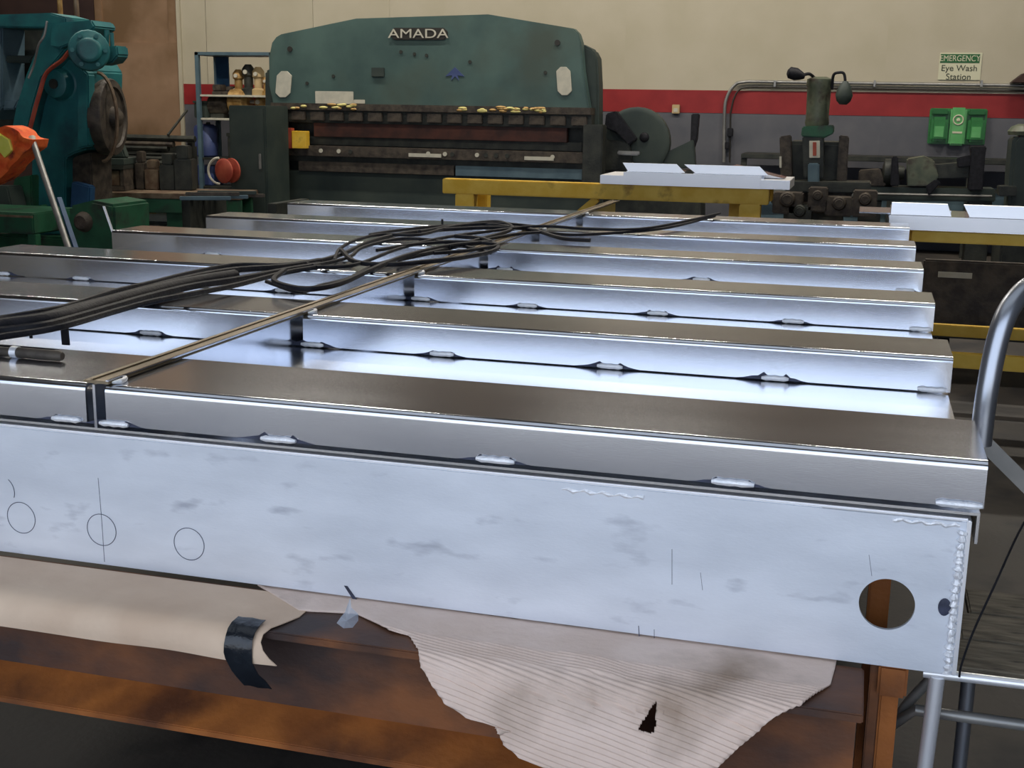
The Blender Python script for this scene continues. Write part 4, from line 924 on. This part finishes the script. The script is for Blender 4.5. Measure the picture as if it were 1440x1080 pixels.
Q2('diagonal_arm', [(1302, 262), (1316, 252), (1324, 256), (1306, 276)], LY-.08, .07, 'black')
MB().cyl(at(1205, 272, LY-.05), at(1395, 276, LY-.05), .012, n=8).build('lead_screw', 'conduit', lt)
# dark machine at the right edge
rm = thing('drill_press', 'dark green machine column cut by the right edge of the view', 'machine', (at(1440, 260, 11).x, 11.2, 0))
MB().prism(poly([(1424, 198), (1432, 188), (1470, 186), (1470, 330), (1416, 330), (1420, 240)], 11), (0, .4, 0)).build('column', 'press_dark', rm, bevel=.03)
MB().lathe(at(1436, 190, 11.1), (0, 0, 1), [(0, .10), (.03, .11), (.07, .08), (.09, .03)], 16).build('cap', 'mill', rm)
MB().prism(poly([(1405, 262), (1430, 262), (1430, 276), (1405, 276)], 10.95), (0, .2, 0)).build('side_table', 'dark', rm, bevel=.006)
MB().box((at(1410, 300, 11).x, 10.9, 0), (at(1490, 300, 11).x, 11.6, .5)).build('base', 'dark', rm, bevel=.02)

# ============================================================ DARK GRINDER / SAW between press and table
SG = 12.6
sg = thing('cutoff_saw', 'dark round guarded saw machine between the press and the conduit', 'machine', (at(900, 220, SG).x, SG+.2, 0))
def Q3(name, pix, Y, th, m='dark', bevel=.01): return MB().prism([p+Vector((.0, 0, 0)) for p in poly(pix, Y)], (0, th, 0)).build(name, m, sg, bevel=bevel)
c = at(893, 200, SG)
MB().lathe((c.x, SG, c.z), (0, 1, 0), [(0, .30), (.02, .35), (.14, .35), (.16, .30)], 32).build('wheel_guard', 'press_dark', sg, bevel=.004)
Q3('slanted_arm', [(852, 160), (866, 156), (895, 196), (884, 204), (866, 186), (850, 180)], SG-.12, .11, 'black')
MB().lathe((at(906, 193, SG).x, SG-.03, at(906, 193, SG).z), (0, 1, 0), [(0, .03), (.01, .045), (.029, .05)], 14).build('arbor', 'black', sg)
Q3('motor_box', [(846, 195), (885, 200), (890, 240), (846, 240)], SG-.08, .07, 'dark')
Q3('handle', [(868, 212), (900, 213), (898, 219), (868, 218)], SG-.14, .05, 'conduit')
Q3('stand', [(848, 240), (985, 240), (985, 330), (848, 330)], SG+.02, .4, 'dark')
Q3('side_bracket', [(972, 160), (983, 160), (980, 195), (974, 215), (970, 215)], SG+.1, .1, 'black')
Q3('arm_plate', [(935, 215), (975, 196), (978, 235), (930, 240)], SG+.05, .1, 'press_dark')
# bench along wall right of mill: dark horizontal edge
lb2 = thing('wall_bench', 'low grey steel bench running along the striped wall behind the machines', 'bench', (.2, 13.9, 0))
zb = at(1200, 220, 13.8).z; xa = at(1042, 218, 13.8).x; xb = at(1500, 222, 13.8).x
MB().box((xa, 13.8, zb-.05), (xb, 14.4, zb)).build('bench_top', 'dark', lb2, bevel=.006)
MB().box((xa+.05, 14.0, .25), (xb, 14.03, zb-.3)).build('back_sheet', 'bluegrey', lb2)
MB().box((xa, 13.82, zb-.34), (xb, 13.86, zb-.3)).build('front_rail', 'dark', lb2)
for k in range(5):
    xx = xa+(xb-xa)*k/4.2; MB().box((xx, 13.83, 0), (xx+.06, 13.89, zb-.05)).build('leg', 'dark', lb2)

# ============================================================ WALL ITEMS
c1 = [at(1018, 228, WY-.04), at(1019, 160, WY-.04), at(1022, 138, WY-.04), at(1032, 121, WY-.04), at(1046, 115.5, WY-.04), at(1100, 115.5, WY-.04), at(1480, 121, WY-.04)]
for p in c1: p.y = WY-.045
cd_ = thing('wall_conduit', 'grey conduit pipe bent down the wall above the red stripe', 'pipe', c1[0])
MB().tube(smoothpath(c1, 6), .019, 10).build('pipe', 'conduit', cd_)
c2 = [Vector((p.x+.05, WY-.04, p.z-.055)) for p in c1[3:]]
MB().tube([Vector((c1[0].x+.065, WY-.04, c1[0].z)), Vector((c1[1].x+.065, WY-.04, c1[1].z))]+smoothpath([Vector((c1[2].x+.075, WY-.04, c1[2].z-.02))]+c2, 5), .010, 8).build('pipe', 'plate_dark', cd_)  # thin dark tube stands in for the conduit's shadow on the wall
for px_ in (1090, 1230, 1380):
    q = at(px_, 117, WY-.03); MB().box((q.x-.012, WY-.08, q.z-.04), (q.x+.012, WY-.001, q.z+.03)).build('pipe_clip', 'conduit', cd_, bevel=.003)
q0, q1 = at(1024, 180, WY), at(1031, 192, WY)
MB().box((q0.x, WY-.09, q1.z), (q1.x, WY-.02, q0.z)).build('junction_box', 'black', cd_, bevel=.006)
MB().box((q0.x-.02, WY-.07, q1.z-.14), (q0.x+.03, WY-.02, q1.z-.06)).build('junction_box', 'black', cd_, bevel=.006)
sn = thing('eye_wash_sign', 'small emergency eye wash sign with a green header on the cream wall', 'sign', at(1350, 92, WY))
a, b = at(1322, 74, WY), at(1378, 113, WY)
MB().box((a.x, WY-.012, b.z), (b.x, WY-.001, a.z)).build('sign_board', 'signwhite', sn, bevel=.003)
h0, h1 = at(1323, 76, WY), at(1377, 90, WY)
MB().box((h0.x, WY-.016, h1.z+.01), (h1.x, WY-.0125, h0.z)).build('header_panel', 'signgreen', sn)
text('EMERGENCY', ((h0.x+h1.x)/2, WY-.018, h1.z+.028), .088, 'signwhite', sn, sx=.82)
text('Eye Wash', ((h0.x+h1.x)/2, WY-.0135, h1.z-.075), .092, 'ink', sn)
text('Station', ((h0.x+h1.x)/2, WY-.0135, h1.z-.165), .092, 'ink', sn)
ew = thing('eye_wash_station', 'green wall mounted eye wash station across the red stripe', 'eye wash', at(1347, 180, WY))
a, b = at(1308, 152, WY), at(1384, 204, WY); w = b.x-a.x; h = a.z-b.z
MB().box((a.x, WY-.03, b.z), (b.x, WY-.001, a.z)).build('back_plate', 'eyegreen', ew, bevel=.01)
for s0, s1 in ((.03, .33), (.67, .97)):
    MB().box((a.x+w*s0, WY-.14, b.z+.03), (a.x+w*s1, WY-.031, a.z-.09)).build('bottle', 'eyegreen', ew, bevel=.03)
    MB().box((a.x+w*s0, WY-.10, a.z-.075), (a.x+w*s1, WY-.031, a.z-.01)).build('cap', 'signgreen', ew, bevel=.015)
    MB().box((a.x+w*(s0+.07), WY-.145, b.z+.08), (a.x+w*(s1-.07), WY-.1405, a.z-.19)).build('instruction_label', 'eyelight', ew)
ct = MB().box((a.x+w*.36, WY-.10, b.z-.01), (a.x+w*.64, WY-.031, a.z+.01)).build('centre_panel', 'eyelight', ew, bevel=.02)
cx_ = (a.x+b.x)/2
MB().tube([(cx_+.05*math.cos(k*PI/8), WY-.104, a.z-.12+.05*math.sin(k*PI/8)) for k in range(17)], .008, 6).build('eye_symbol', 'signwhite', ct)
MB().ball((cx_, WY-.104, a.z-.12), .02, (1, .3, 1), 10).build('eye_symbol', 'signwhite', ct)
MB().box((cx_-.05, WY-.106, b.z+.12), (cx_+.05, WY-.1005, b.z+.14)).build('text_bar', 'signwhite', ct)
ot = thing('wall_outlet', 'small beige outlet box on the red stripe right of the press', 'outlet', at(951, 153, WY))
a, b = at(946, 147, WY), at(956, 160, WY)
MB().box((a.x, WY-.04, b.z), (b.x, WY-.005, a.z)).build('box', 'wood', ot, bevel=.005)
MB().box((a.x+.02, WY-.044, b.z+.02), (b.x-.02, WY-.0405, a.z-.04)).build('cover', 'label', ot)
tr = MB().prism(poly([(1423, 116), (1440, 103), (1480, 98), (1480, 117)], WY-.3), (0, .29, 0))
tag(tr.build('vent_hood', 'brown_wall', bevel=.005), 'dark sloping hood on the wall at the right edge above the pipe', 'hood')
